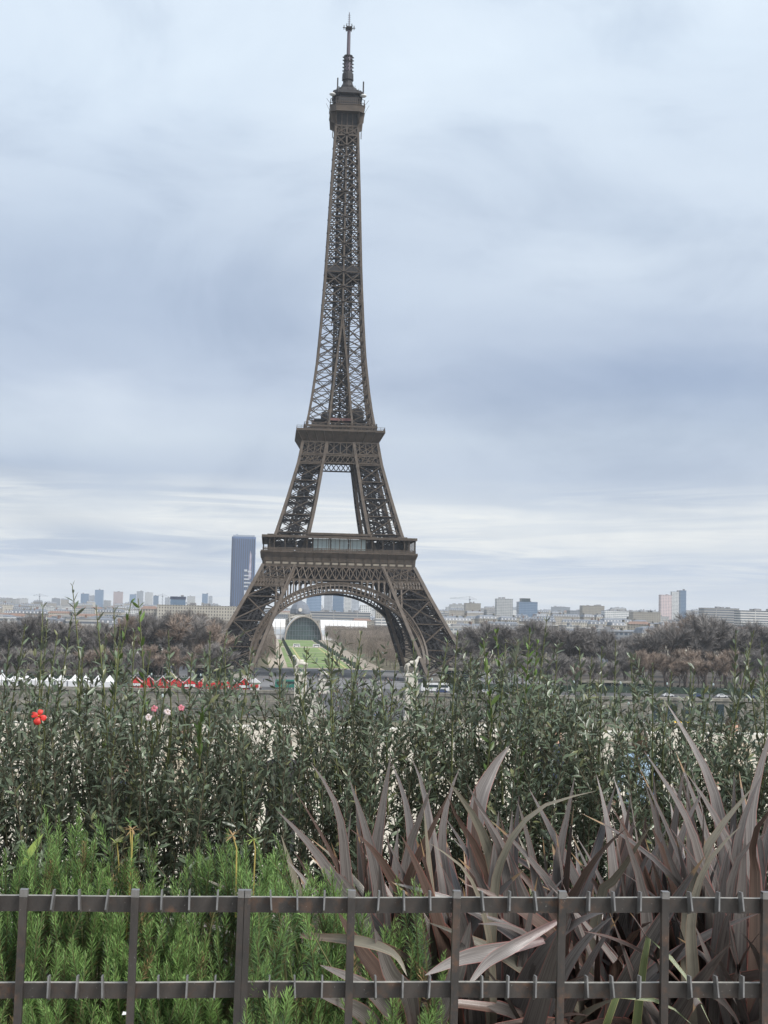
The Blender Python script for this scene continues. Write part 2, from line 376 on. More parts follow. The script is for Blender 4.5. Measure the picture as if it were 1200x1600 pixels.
b = MB(); b.face([(-600, 511.5, -28.45), (700, 511.5, -28.45), (700, 548, -28.45), (-600, 548, -28.45)]); tag(b.build('quay_road', M['asphalt']), kind='structure')
b = MB(); b.face([(-60, 548.5, -28.5), (130, 548.5, -28.5), (130, 728, -28.5), (-60, 728, -28.5)]); tag(b.build('forecourt_paving', mat('forecourt', (.17, .17, .175), .85, .25, .08)), kind='structure')
AX = 32.0
b = MB()
for x0, x1 in ((-420, -60.5), (130.5, 520)): b.face([(x0, 548.5, -28.5), (x1, 548.5, -28.5), (x1, 860, -28.5), (x0, 860, -28.5)])
tag(b.build('garden_ground', mat('garden_ground', (.055, .046, .036), .95, .35, .08)), kind='structure')
b = MB(); b.face([(AX-31, 728.5, -28.5), (AX+31, 728.5, -28.5), (AX+31, 1478, -28.5), (AX-31, 1478, -28.5)]); tag(b.build('gravel_path', M['sand']), kind='structure')
b = MB()
for y0, y1 in ((740, 800), (806, 900), (906, 1010), (1016, 1150), (1180, 1300), (1306, 1440)):
    for x0, x1 in ((-14.5, 14.5), (-20.5, -17.5), (17.5, 20.5)): b.face([(AX+x0, y0, -28.44), (AX+x1, y0, -28.44), (AX+x1, y1, -28.44), (AX+x0, y1, -28.44)])
tag(b.build('lawn', M['lawn']), kind='structure')
b = MB()
for x0, x1, y0, y1 in ((-11.5, -10.3, 742, 1148), (10.3, 11.5, 742, 1148), (-10.2, 10.2, 850, 852.5), (-10.2, 10.2, 955, 957.5), (-10.2, 10.2, 1075, 1077.5)): b.face([(AX+x0, y0, -28.38), (AX+x1, y0, -28.38), (AX+x1, y1, -28.38), (AX+x0, y1, -28.38)])
tag(b.build('lawn_path', mat('worn_path', (.40, .36, .16), .9, .2, .1)), kind='structure')
b = MB(); b.face([(-8, -6, 0), (8, -6, 0), (8, 2.14, 0), (-8, 2.14, 0)]); tag(b.build('pavement', M['paving']), kind='structure')
b = MB(); b.face([(-40, 5.3, -1.5), (40, 5.3, -1.5), (40, 26.0, -1.5), (-40, 26.0, -1.5)]); tag(b.build('terrace_paving', mat('terrace_stone', (.50, .455, .37), .8, .16, .6)), kind='structure')

# embankment walls
def arched_wall(name, x0, x1, yf, yb, z0, z1, label, openings=()):
    b = MB(); b.box(x0, x1, yf, yb, z0, z1-1.1); b.box(x0, x1, yf-.35, yb+.1, z1-1.1, z1)
    o = b.build(name, M['stone']); tag(o, label, 'wall')
    for cx in openings:
        h = MB(); h.box(cx-1.9, cx+1.9, yf-.06, yf+.2, z0+1.0, z1-2.2); h.build('opening', M['glass_dark'], o)
    return o
arched_wall('embankment_wall', -600, 14.5, 508.4, 510.5, -37, -27.6, 'stone river embankment wall below the white tents and red stalls')
arched_wall('embankment_wall', 49.5, 700, 508.4, 510.5, -37, -27.6, 'stone river embankment wall with dark openings, right of the bridge',
            [84, 96, 147, 153, 159, 165, 171, 177, 204])
arched_wall('quay_wall', -600, 14.5, 382.6, 384.5, -37, -27.6, 'near river bank stone wall left of the bridge')
arched_wall('quay_wall', 49.5, 700, 382.6, 384.5, -37, -27.6, 'near river bank stone wall right of the bridge')
# terrace parapet and the planter that carries the plants
b = MB(); b.box(-40, 40, 26.05, 26.4, -2.2, -.72); b.box(-40, 40, 25.98, 26.47, -.72, -.58)
for i in range(-9, 10): b.box(i*4-.25, i*4+.25, 25.96, 26.5, -1.5, -.5)
tag(b.build('parapet', M['stone_white']), 'pale stone parapet at the far edge of the lower terrace', 'wall')
b = MB(); b.box(-8, 8, 2.14, 2.34, -.2, .30); b.box(-8, 8, 2.12, 2.36, .30, .36); tag(b.build('planter_wall', M['kerb']), 'low stone planter kerb under the iron fence', 'wall')
b = MB(); b.box(-8, 8, 5.06, 5.3, -2.2, .40); tag(b.build('retaining_wall', M['stone']), 'stone retaining wall behind the hedge', 'wall')
b = MB(); nxx, nyy = 60, 18; rr = random.Random(3)
for j in range(nyy+1):
    for i in range(nxx+1): b.v.append((-8+16*i/nxx, 2.36+2.70*j/nyy, .33+rr.uniform(-.025, .03)))
for j in range(nyy):
    for i in range(nxx): b.f.append((j*(nxx+1)+i, j*(nxx+1)+i+1, (j+1)*(nxx+1)+i+1, (j+1)*(nxx+1)+i)); b.m.append(0)
tag(b.build('planting_bed', M['soil']), kind='structure')

# ------------------------------------------------------------------ the tower
OUT = [(0,61.8),(20.4,50.5),(35,42.6),(50.6,34.8),(57.6,32.0),(65,29.5),(80,25),(100,19.6),(110,17.8),(115.7,16.8),(120,15.7),(137,13.1),(153,11.3),(169,10.1),(192,8.7),(208,8.0),(233,7.0),(259,5.8),(270,5.4),(276,5.3)]
INN = [(0,40),(27,29.6),(50.6,20.2),(57.6,17.2),(65,14.2),(80,11.2),(99,8.2),(110,6.4),(115.7,5.9),(120,5.4),(137,3.9),(153,2.2),(172,0.)]
fo = lambda h: lerp(OUT, h)
fi = lambda h: lerp(INN, h)
TW = empty('lattice_tower', (AX, 661.4, GZ), 'tall brown wrought iron lattice tower with an arched base and antenna top', 'tower')
def FP(k, u, z, r):
    return ((u, -r, z), (r, u, z), (-u, r, z), (-r, -u, z))[k]
def lattice(mb, P, Q, hs, w, t, horiz=True, mid=False, nx=1, m=0):
    """crossed bars between two rising edges P(h), Q(h), one X (or nx of them across) per panel"""
    for h0, h1 in zip(hs, hs[1:]):
        for i in range(nx):
            a, c = i/nx, (i+1)/nx
            g = lambda h, s: V(P(h)).lerp(V(Q(h)), s)
            mb.bar(g(h0, a), g(h1, c), w, t, m); mb.bar(g(h0, c), g(h1, a), w, t, m)
        if horiz: mb.bar(P(h1), Q(h1), w*1.1, t, m)
        if mid: mb.bar(V(P(h0)).lerp(V(Q(h0)), .5), V(P(h1)).lerp(V(Q(h1)), .5), w*.8, t, m)
def girder(mb, P, hs, w, m=0):
    for h0, h1 in zip(hs, hs[1:]): mb.bar(P(h0), P(h1), w, w, m, ref=(1, 0, 0))
def legset(name, label, hs, gw, bw, track, base):
    for sx in (-1, 1):
        for sy in (-1, 1):
            C = lambda A, B: (lambda h: V((sx*A(h), sy*B(h), h)))
            c = [C(fo, fo), C(fi, fo), C(fi, fi), C(fo, fi)]
            leg = bpy.data.objects.new(name, None); col.objects.link(leg); leg.parent = TW
            for e in c:
                mb = MB(); girder(mb, e, hs, gw); mb.build('corner_girder', [M['iron']], leg)
            br = MB(); ib = MB(); fb = MB()
            fine = []
            for h0, h1 in zip(hs, hs[1:]): fine += [h0, (h0+h1)/2]
            fine.append(hs[-1])
            for i in range(4):
                P, Q = c[i], c[(i+1) % 4]
                if i in (0, 3): lattice(br, P, Q, hs, bw*.85, bw*.5)
                else: lattice(ib, P, Q, hs, bw*1.1, bw*.6)
                if base or i in (0, 3): lattice(ib if i in (1, 2) else fb, P, Q, fine, bw*.36, bw*.3, True, False, 2 if i == 1 else 1)
            br.build('cross_bracing', [M['iron']], leg); ib.build('inner_bracing', [M['iron_dark_shade']], leg); fb.build('secondary_bracing', [M['iron_dark_shade']], leg)  # inner-face and secondary bars coloured dark for the shade inside the legs
            if track:
                tk = MB(); mi = lambda h: (fo(h)+fi(h))/2
                for d in (-2.2, 0, 2.2):
                    f = lambda h: V((sx*(mi(h)+d), sy*mi(h), h))
                    girder(tk, f, hs, .9)
                hh = [hs[0]+(hs[-1]-hs[0])*i/14 for i in range(15)]
                f1 = lambda h: V((sx*(mi(h)-2.6), sy*mi(h), h)); f2 = lambda h: V((sx*(mi(h)+2.6), sy*mi(h), h))
                lattice(tk, f1, f2, hh, .4, .4)
                # zigzag stair beside the lift track
                f3 = lambda h: V((sx*(mi(h)-4.2), sy*(mi(h)-3), h)); f4 = lambda h: V((sx*(mi(h)+2), sy*(mi(h)-3), h))
                for i in range(14): tk.bar((f3 if i % 2 else f4)(hh[i]), (f4 if i % 2 else f3)(hh[i+1]), .9, .5)
                # cross frames inside the leg
                for h in hs[1:]:
                    tk.bar(c[0](h), c[2](h), .7); tk.bar(c[1](h), c[3](h), .7)
                tk.build('lift_track', [M['iron_dark_shade']], leg)
            if base:
                mb = MB(); a0, a1 = fi(0)-1.5, fo(0)+1.5
                lo = [(sx*a0, sy*a0), (sx*a1, sy*a0), (sx*a1, sy*a1), (sx*a0, sy*a1)]
                if sx*sy < 0: lo.reverse()
                b0, b1 = fi(3.5)-.6, fo(3.5)+.6
                hi = [(sx*b0, sy*b0), (sx*b1, sy*b0), (sx*b1, sy*b1), (sx*b0, sy*b1)]
                if sx*sy < 0: hi.reverse()
                mb.hexa([(x, y, -.3) for x, y in lo], [(x, y, 2.5) for x, y in hi]); mb.build('masonry_base', M['stone'], leg)
legset('leg', None, [2.5, 14, 25.5, 36.5, 45.5, 51], 1.5, .95, True, True)
legset('upper_leg', None, [57.6, 66.5, 75, 83.5, 91.5, 99.5, 104, 110.5], 1.35, .75, True, False)
# arches
ARC_A, ARC_B, ARC_C = 37.6, 31.0, 8.0
def arc(t, grow): return ARC_A*math.cos(t)+grow*.38*math.cos(t), ARC_C+(ARC_B+grow)*math.sin(t)
for k in range(4):
    mb = MB(); nseg = 60
    rb = MB()
    for grow, wd in ((0, .9), (4.3, .9), (1.7, .45)):
        for back in (0, 9.5):
            if back and grow == 1.7: continue
            pr = None
            for i in range(nseg+1):
                x, z = arc(math.pi*i/nseg, grow); p = FP(k, x, z, fo(z)-back+.2)
                if pr: (rb if back else mb).bar(pr, p, wd, wd)
                pr = p
    for i in range(nseg+1):
        t = math.pi*i/nseg; x0, z0 = arc(t, 0); x1, z1 = arc(t, 4.3)
        mb.bar(FP(k, x0, z0, fo(z0)+.1), FP(k, x1, z1, fo(z1)+.1), .55, .5)
        if i < nseg:                                            # ornamental plates filling the outer part of each cell
            t2 = math.pi*(i+1)/nseg; pts = []
            for tt, gr in ((t, 2.9), (t2, 2.9), (t2, 4.2), (t, 4.2)):
                x, z = arc(tt, gr); pts.append(FP(k, x, z, fo(z)+.05))
            mb.face(pts)
    ar = mb.build('arch', [M['iron']], TW); rb.build('back_rib', [M['iron_dark_shade']], ar)
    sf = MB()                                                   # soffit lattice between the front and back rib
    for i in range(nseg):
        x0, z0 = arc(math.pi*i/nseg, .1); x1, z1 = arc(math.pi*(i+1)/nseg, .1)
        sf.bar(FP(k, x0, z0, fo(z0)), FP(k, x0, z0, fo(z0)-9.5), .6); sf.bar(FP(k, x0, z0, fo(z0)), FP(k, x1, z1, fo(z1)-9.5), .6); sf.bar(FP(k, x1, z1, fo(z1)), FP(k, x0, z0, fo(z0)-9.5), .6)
    sf.build('soffit', [M['iron_dark_shade']], ar)  # soffit and back rib coloured near-black for the shade under the arch
    SPS = {-1: MB(), 1: MB()}; n = 24                                           # little arcade between arch and girder
    for i in range(n+1):
        x = -31+62*i/n
        if abs(x) < 9: continue
        t = math.acos(max(-1, min(1, x/(ARC_A+1.6)))); z0 = ARC_C+(ARC_B+4.3)*math.sin(t); z1 = 44.6
        if z1-z0 < .8 or abs(x) > fi(z0)+1: continue
        sp = SPS[-1 if x < 0 else 1]; sp.bar(FP(k, x, z0, fo(z0)), FP(k, x, z1, fo(z1)), .7, .5)
        xn = x+62/n
        for q in range(4):
            a0, a1 = math.pi*q/4, math.pi*(q+1)/4
            p0 = (x+xn)/2-1.29*math.cos(a0); p1 = (x+xn)/2-1.29*math.cos(a1); q0 = z1-1.6+1.3*math.sin(a0); q1 = z1-1.6+1.3*math.sin(a1)
            if q0 > z0: sp.bar(FP(k, p0, q0, fo(q0)), FP(k, p1, q1, fo(q1)), .6, .5)
    for q in (-1, 1): SPS[q].build('spandrel_arcade', [M['iron']], ar)
# truss band below the first floor
for k in range(4):
    mb = MB(); z0, z1 = 44.6, 50.6
    for back in (0,):
        for z in (z0, z1): mb.bar(FP(k, -fo(z), z, fo(z)-back), FP(k, fo(z), z, fo(z)-back), .75, .75)
        n = 23; g = lambda s, z: FP(k, (-1+2*s)*fo(z), z, fo(z)-back)
        for i in range(n):
            a, c = i/n, (i+1)/n
            mb.bar(g(a, z0), g(c, z1), .48, .4); mb.bar(g(c, z0), g(a, z1), .48, .4); mb.bar(g(c, z0), g(c, z1), .22, .3)
    for s in (-1, 1):                                           # finer lattice strip across each leg
        za, zb = 41.2, 44.6
        for z in (za,): mb.bar(FP(k, s*fo(z), z, fo(z)+.1), FP(k, s*fi(z), z, fo(z)+.1), .7, .6)
        n = 12; g = lambda q, z: FP(k, s*(fi(z)+(fo(z)-fi(z))*q), z, fo(z)+.1)
        for i in range(n):
            mb.bar(g(i/n, za), g((i+1)/n, zb), .5, .4); mb.bar(g((i+1)/n, za), g(i/n, zb), .5, .4)
        mb.bar(FP(k, s*fi(40.5), 40.5, fo(40.5)+.25), FP(k, s*fi(50.6), 50.6, fo(50.6)+.25), 1.3, 1.0)
    tb = mb.build('truss_band', [M['iron']], TW)
    mb = MB()                                                   # plate girders between the legs, made solid and near-black to darken truss gaps
    for r, za, zb, hw in ((29.5, 45.6, 50.2, 30), (20.5, 46.2, 50.4, 20)):
        mb.hexa([FP(k, -hw, za, r), FP(k, hw, za, r), FP(k, hw, za, r-.4), FP(k, -hw, za, r-.4)], [FP(k, -hw, zb, r), FP(k, hw, zb, r), FP(k, hw, zb, r-.4), FP(k, -hw, zb, r-.4)])
        for z in (za, zb): mb.bar(FP(k, -hw, z, r+.1), FP(k, hw, z, r+.1), .6, 1.2)
        for i in range(15): u = -hw+2*hw*i/14; mb.bar(FP(k, u, za, r+.2), FP(k, u, zb, r+.2), .35, .5)
    mb.build('shade_plate_girder', [M['iron_dark_shade']], tb)
# first platform
def ring(mb, a, c, z0, z1, m=0):
    """square ring slab, outer half width a, inner c"""
    mb.box(-a, a, -a, -c, z0, z1, m); mb.box(-a, a, c, a, z0, z1, m); mb.box(-a, -c, -c, c, z0, z1, m); mb.box(c, a, -c, c, z0, z1, m)
def cove(mb, lv, m=0):
    for (a, z0), (c, z1) in zip(lv, lv[1:]):
        for k in range(4): mb.face([FP(k, -a, z0, a), FP(k, a, z0, a), FP(k, c, z1, c), FP(k, -c, z1, c)], m)
mb = MB(); cove(mb, [(34.6, 50.7), (34.7, 52.6), (34.9, 54.6), (35.7, 56.4), (35.9, 56.9)])
ring(mb, 36.0, 35.0, 56.9, 57.7); ring(mb, 34.9, 34.0, 50.5, 51.0); ring(mb, 35.0, 34.2, 53.0, 53.35)
for k in range(4):
    for i in range(19):
        u = -34+68*i/18; mb.bar(FP(k, u, 51, 34.9), FP(k, u, 54.7, 35.1), .35, .35); mb.bar(FP(k, u, 54.7, 35.1), FP(k, u, 57, 36.1), .45, .5)
fpf = mb.build('first_platform', [M['iron']], TW)
mb = MB()
for k in range(4):
    for i in range(18):
        u0 = -34+68*(i+.14)/18; u1 = -34+68*(i+.86)/18
        mb.hexa([FP(k, u0, 51.6, 34.75), FP(k, u1, 51.6, 34.75), FP(k, u1, 51.6, 34.4), FP(k, u0, 51.6, 34.4)], [FP(k, u0, 52.5, 34.82), FP(k, u1, 52.5, 34.82), FP(k, u1, 52.5, 34.4), FP(k, u0, 52.5, 34.4)])
mb.build('name_plates', [M['iron_pale']], fpf)
mb = MB(); ring(mb, 34.0, 13, 56.2, 57.2); ring(mb, 33.8, 24, 50.8, 51.2)
for i in range(12):
    u = -33+66*i/11
    mb.bar((-33, u, 53.5), (33, u, 53.5), .5, 2.5) if abs(u) > 14 else (mb.bar((-33, u, 53.5), (-14, u, 53.5), .5, 2.5), mb.bar((14, u, 53.5), (33, u, 53.5), .5, 2.5))
mb.build('deck', [M['iron_dark_shade']], fpf)
mb = MB()
for k in range(4):
    for i in range(15):
        u = -34.9+69.8*i/14; mb.bar(FP(k, u, 57.7, 34.9), FP(k, u, 63.9, 34.9), .34, .34)
        if i < 3 or i > 11: mb.bar(FP(k, u, 57.7, 32), FP(k, u, 63.9, 32), .3, .3)
    mb.bar(FP(k, -35.2, 58.9, 35), FP(k, 35.2, 58.9, 35), .2, .35); mb.bar(FP(k, -35.2, 58.2, 35), FP(k, 35.2, 58.2, 35), .12, .6)
    for i in range(56):
        u = -35+70*i/55; mb.bar(FP(k, u, 57.7, 35), FP(k, u, 58.9, 35), .16, .16)
ring(mb, 35.5, 29.5, 63.9, 64.6); ring(mb, 35.7, 35.1, 63.6, 64.75)
mb.build('gallery', [M['iron']], fpf)
for k in range(4):
    pv = MB(); a, y0, y1 = 13.5, 33.2, 22
    for u0, u1 in ((-14.5, 14.5),):
        pv.hexa([FP(k, u0, 65.3, y0), FP(k, u1, 65.3, y0), FP(k, u1, 65.3, y1), FP(k, u0, 65.3, y1)], [FP(k, u0, 66.3, y0), FP(k, u1, 66.3, y0), FP(k, u1, 66.3, y1), FP(k, u0, 66.3, y1)])
    for u in (-12.2, -4, 4.2, 12.4):
        for y in (y0-.4, y1+.4): pv.bar(FP(k, u, 57.4, y), FP(k, u, 65.4, y), .45, .45)
    p = pv.build('pavilion', [M['iron']], fpf)
    gl = MB()
    for u0, u1 in ((-12, -4.3), (-3.7, 3.9), (4.5, 12.1)):
        gl.hexa([FP(k, u0, 58.4, y0-.5), FP(k, u1, 58.4, y0-.5), FP(k, u1, 58.4, y0-.8), FP(k, u0, 58.4, y0-.8)], [FP(k, u0, 63.6, y0-.5), FP(k, u1, 63.6, y0-.5), FP(k, u1, 63.6, y0-.8), FP(k, u0, 63.6, y0-.8)])
    gl.build('glazing', [M['glass_pale']], p)
    mu = MB()
    for i in range(13):
        u = -12+24.1*i/12; mu.bar(FP(k, u, 58.3, y0-.4), FP(k, u, 63.7, y0-.4), .13, .13)
    mu.bar(FP(k, -12.2, 58.3, y0-.4), FP(k, 12.4, 58.3, y0-.4), .5, .4); mu.build('mullions', [M['iron_dark_shade']], p)
    for s in (-1, 1):                                           # rooms and stair heads beside the pavilion
        for u0, hw_, r0, r1, zt in ((16, 3, 31, 26, 62.5), (24, 3, 32.5, 22, 61.3)):
            sv = MB(); sv.hexa([FP(k, s*u0-hw_, 57.2, r0), FP(k, s*u0+hw_, 57.2, r0), FP(k, s*u0+hw_, 57.2, r1), FP(k, s*u0-hw_, 57.2, r1)], [FP(k, s*u0-hw_, zt, r0), FP(k, s*u0+hw_, zt, r0), FP(k, s*u0+hw_, zt, r1), FP(k, s*u0-hw_, zt, r1)]); sv.build('service_room', [M['iron_dark_shade']], fpf)
# second platform
mb = MB(); cove(mb, [(17.9, 110.4), (18.4, 111.2), (19.6, 113.2), (20.7, 115.2)]); ring(mb, 21.0, 17, 115.2, 116.2); ring(mb, 18.2, 17, 110.1, 110.5)
for k in range(4):
    for i in range(11):
        u = -1+2*i/10; mb.bar(FP(k, u*17.9, 110.5, 18.05), FP(k, u*20.6, 115.2, 20.85), .4, .35)
spf = mb.build('second_platform', [M['iron']], TW)
mb = MB()
for k in range(4):
    for zl, zh, n, wd in ((100.2, 103.8, 16, .36), (104.6, 110.2, 6, .5)):
        for z in (zl, zh): mb.bar(FP(k, -fo(z), z, fo(z)+.15), FP(k, fo(z), z, fo(z)+.15), .7, .6)
        g = lambda s, z: FP(k, (-1+2*s)*fo(z), z, fo(z)+.15)
        for i in range(n):
            a, c = i/n, (i+1)/n; mb.bar(g(a, zl), g(c, zh), wd, .35); mb.bar(g(c, zl), g(a, zh), wd, .35)
            if n == 6: mb.bar(g((a+c)/2, zl), g((a+c)/2, zh), .35, .3); mb.bar(g(c, zl), g(c, zh), .7 if i in (1, 3) else .4, .35)
        if n == 99:
            for i in range(n): mb.bar(g((i+.5)/n, zl), g((i+1)/n, (zl+zh)/2), .3, .3); mb.bar(g((i+.5)/n, zh), g(i/n, (zl+zh)/2), .3, .3)
mb.build('belt_truss', [M['iron']], spf)
mb = MB(); ring(mb, 16.4, 15.9, 104.4, 109.2); ring(mb, 17.5, 5, 109.2, 110.0); ring(mb, 18.0, 4, 115.0, 115.8)  # ring plate added behind the belt truss; its near-black stands for shade
for i in range(9):
    u = -16+32*i/8; mb.bar((-17, u, 105), (17, u, 105), .5, 1.6); mb.bar((u, -17, 107), (u, 17, 107), .5, 1.6)
mb.build('deck', [M['iron_dark_shade']], spf)
mb = MB()
for k in range(4):
    for z in (116.8, 117.5): mb.bar(FP(k, -20.8, z, 20.8), FP(k, 20.8, z, 20.8), .14, .14)
    for i in range(22): u = -20.8+41.6*i/21; mb.bar(FP(k, u, 116.2, 20.8), FP(k, u, 117.6, 20.8), .14, .14)
    mb.bar(FP(k, -17.2, 118.1, 17.2), FP(k, 17.2, 118.1, 17.2), .6, .9); mb.bar(FP(k, -17.2, 119.6, 17.2), FP(k, 17.2, 119.6, 17.2), .25, .25)
    for i in range(20): u = -17.2+34.4*i/19; mb.bar(FP(k, u, 116.2, 17.2), FP(k, u, 119.6, 17.2), .22, .22)
mb.build('railing', [M['iron']], spf)
mb = MB()
for k in range(4):
    for s in (-1, 1):
        c0, c1 = s*10.5-3.2, s*10.5+3.2
        mb.hexa([FP(k, c0, 116, 13.6), FP(k, c1, 116, 13.6), FP(k, c1, 116, 9), FP(k, c0, 116, 9)], [FP(k, c0, 120.5, 13.2), FP(k, c1, 120.5, 13.2), FP(k, c1, 120.5, 9), FP(k, c0, 120.5, 9)])
mb.box(-8.5, 8.5, -8.5, 8.5, 116, 120.2); ring(mb, 12.5, 6, 121.2, 122); mb.lathe([(3, 122), (3.4, 124), (3.2, 127), (2.2, 128.2)], 14, (8.2, -7.2)); mb.lathe([(2.2, 122), (2.4, 124), (1.6, 126)], 12, (-7, -8))
mb.build('shops', [M['iron_dark_shade']], spf)
mb = MB()
for k in range(4): mb.hexa([FP(k, -5.6, 121.4, 12.7), FP(k, 5.6, 121.4, 12.7), FP(k, 5.6, 121.4, 12.4), FP(k, -5.6, 121.4, 12.4)], [FP(k, -5.6, 122.6, 12.7), FP(k, 5.6, 122.6, 12.7), FP(k, 5.6, 122.6, 12.4), FP(k, -5.6, 122.6, 12.4)])
mb.build('canopy', [mat('canopy', (.32, .16, .15), .7)], spf)
# upper shaft
def panels(z0, z1, n0, n1):
    hs = [z0]; 
    while hs[-1] < z1-3:
        t = (hs[-1]-z0)/(z1-z0); hs.append(hs[-1]+n0+(n1-n0)*t)
    hs[-1] = z1; return hs
us = bpy.data.objects.new('upper_shaft', None); col.objects.link(us); us.parent = TW
br = MB()
hsA = panels(116.2, 172, 9.6, 8.0); hsB = panels(172, 268, 7.8, 5.2)
for sx in (-1, 1):
    for sy in (-1, 1):
        mb = MB(); girder(mb, lambda h: V((sx*fo(h), sy*fo(h), h)), hsA+hsB[1:], 1.05); mb.build('corner_girder', [M['iron']], us)
for k in range(4):
    for s in (-1, 1):
        P = lambda h: FP(k, s*fo(h), h, fo(h)); Q = lambda h: FP(k, s*fi(h), h, fo(h))
        mb = MB(); girder(mb, Q, hsA, .95); mb.build('middle_post', [M['iron']], us)
        fine = []
        for a, c in zip(hsA, hsA[1:]): fine += [a, (a+c)/2]
        fine.append(hsA[-1]); lattice(br, P, Q, fine, .44, .3, False)
        for h in hsA[1:]:
            br.bar(P(h), Q(h), .4, .3)
        # inner side of each corner pillar
        P2 = lambda h: FP(k, s*fi(h), h, fo(h)); Q2 = lambda h: FP(k, s*fi(h), h, fi(h))
        lattice(br, P2, Q2, hsA, .36, .3, False)
    lattice(br, lambda h: FP(k, -fi(h), h, fo(h)), lambda h: FP(k, fi(h), h, fo(h)), [h for h in hsA if h < 160], .5, .3)
    mb = MB(); girder(mb, lambda h: FP(k, 0, h, fo(h)), hsB, .8); mb.build('middle_post', [M['iron']], us)
    for s in (-1, 1):
        P = lambda h: FP(k, s*fo(h), h, fo(h)); Q = lambda h: FP(k, 0, h, fo(h))
        lattice(br, P, Q, hsB, .62, .4); dk = MB(); lattice(dk, lambda h: FP(k, s*fo(h), h, fo(h)*.45), lambda h: FP(k, s*fo(h)*.3, h, fo(h)*.45), hsB, .38, .35, True, False); dk.build('core_lattice', [M['iron_dark_shade']], us)  # core lattice coloured darker than the outer bars, as interior shade
        for h in hsB[1:-1]: br.bar(FP(k, -.9, h, fo(h)+.2), FP(k, .9, h, fo(h)+.2), 1.3, .3)   # gusset plates on the middle post
        for a, c in zip(hsB, hsB[1:]): br.bar(FP(k, s*fo((a+c)/2), (a+c)/2, fo((a+c)/2)), FP(k, s*fo((a+c)/2)*.5, (a+c)/2, fo((a+c)/2)), .3, .3)
for sx in (-1, 1):
    for sy in (-1, 1): mb = MB(); girder(mb, lambda h: V((sx*fi(h), sy*fi(h), h)), hsA, .7); mb.build('inner_girder', [M['iron']], us)
br.build('cross_bracing', [M['iron']], us)
mb = MB(); hh = [118+150*i/50 for i in range(51)]
core = lambda h: min(3.6, fo(h)*.5)
for sx in (-1, 1):
    for sy in (-1, 1): girder(mb, lambda h: V((sx*core(h), sy*core(h), h)), hh, .75)
for k in range(4): lattice(mb, lambda h: FP(k, -core(h), h, core(h)), lambda h: FP(k, core(h), h, core(h)), hh, .5, .4, True, True)
for i, h in enumerate(hh[:-1]):
    s = 1 if i % 2 else -1; mb.bar((-s*1.6, -1.2, h), (s*1.6, -1.2, hh[i+1]), 1.0, .35); mb.bar((0, s*core(h), h), (0, s*fo(h), h), .3)
mb.box(-2.2, -.4, -2.6, -1.0, 232, 238); mb.box(.4, 2.2, -2.6, -1.0, 205, 211); mb.box(-1.4, 1.4, 1, 3, 140, 147)
mb.build('lift_shaft', [M['iron_dark_shade']], us)
mb = MB(); ring(mb, 8.7, 3.4, 194.2, 196.4); cove(mb, [(5.5, 192.4), (8.6, 194.2)]); ring(mb, 8.75, 8.4, 196.4, 197.4)
for k in range(4):
    for s in (-1, 1): mb.bar(FP(k, s*1.2, 190.5, 8.3), FP(k, s*8, 194.4, 8.7), .7)
mb.build('intermediate_platform', [M['iron_dark_shade'], M['iron']], TW)
# summit
def octa(a, c, z): return [(-c,-a,z),(c,-a,z),(a,-c,z),(a,c,z),(c,a,z),(-c,a,z),(-a,c,z),(-a,-c,z)]
mb = MB(); mb.hexa(octa(8.3, 5.6, 275.2), octa(8.5, 5.7, 278.2)); mb.hexa(octa(8.7, 5.9, 278.2), octa(8.7, 5.9, 278.5)); mb.hexa(octa(8.6, 5.8, 274.9), octa(8.6, 5.8, 275.2))
sm = mb.build('summit_platform', [M['iron']], TW)
mb = MB(); mb.box(-5.0, 5.0, -5.0, 5.0, 268.2, 274.8); mb.box(-4.6, 4.6, -4.6, 4.6, 263.5, 268); mb.build('inner_cabin', [M['iron_dark_shade']], sm)
mb = MB()
for k in range(4):
    for z, r in ((263.6, 5.75), (268.4, 5.6)): mb.bar(FP(k, -r, z, r), FP(k, r, z, r), .7, .5)
    for i in range(5): u = -5.3+10.6*i/4; mb.bar(FP(k, u, 263.6, 5.6), FP(k, u, 275, 5.6), .42, .3)
    for i in range(4):
        u = -5.3+10.6*i/4; mb.bar(FP(k, u, 263.8, 5.5), FP(k, u+2.65, 268.2, 5.5), .3, .2); mb.bar(FP(k, u+2.65, 263.8, 5.5), FP(k, u, 268.2, 5.5), .3, .2)
    for s in (-1, 1):                                           # curved brackets under the corners
        pr = None
        for i in range(9):
            t = i/8; r = 5.6+2.9*(t**2.0); p = FP(k, s*(5.4+.4*t), 265.5+9.5*t, r)
            if pr: mb.bar(pr, p, .42, .3)
            pr = p
        mb.face([FP(k, s*5.5, 269, 5.7), FP(k, s*5.7, 270, 8.0), FP(k, s*5.7, 275, 8.4), FP(k, s*5.5, 275, 5.7)])
mb.build('brackets', [M['iron']], sm)
mb = MB(); mb.hexa(octa(7.4, 5, 278.5), octa(7.4, 5, 279.6)); mb.hexa(octa(7.0, 4.6, 279.6), octa(7.0, 4.6, 282.0)); mb.hexa(octa(6.0, 4.2, 282), octa(5.6, 4, 284.6)); mb.hexa(octa(7.5, 5, 284.6), octa(7.2, 4.8, 286.2)); mb.hexa(octa(5.2, 3.4, 286.2), octa(4.2, 2.8, 288.6))
mb.lathe([(3.4, 288.4), (3.3, 290), (2.5, 291.5), (2.3, 293.2), (2.9, 293.4), (2.8, 296.6), (2.2, 297.4)], 14)
mb.build('cabin', [M['iron_dark_shade']], sm)
mb = MB()
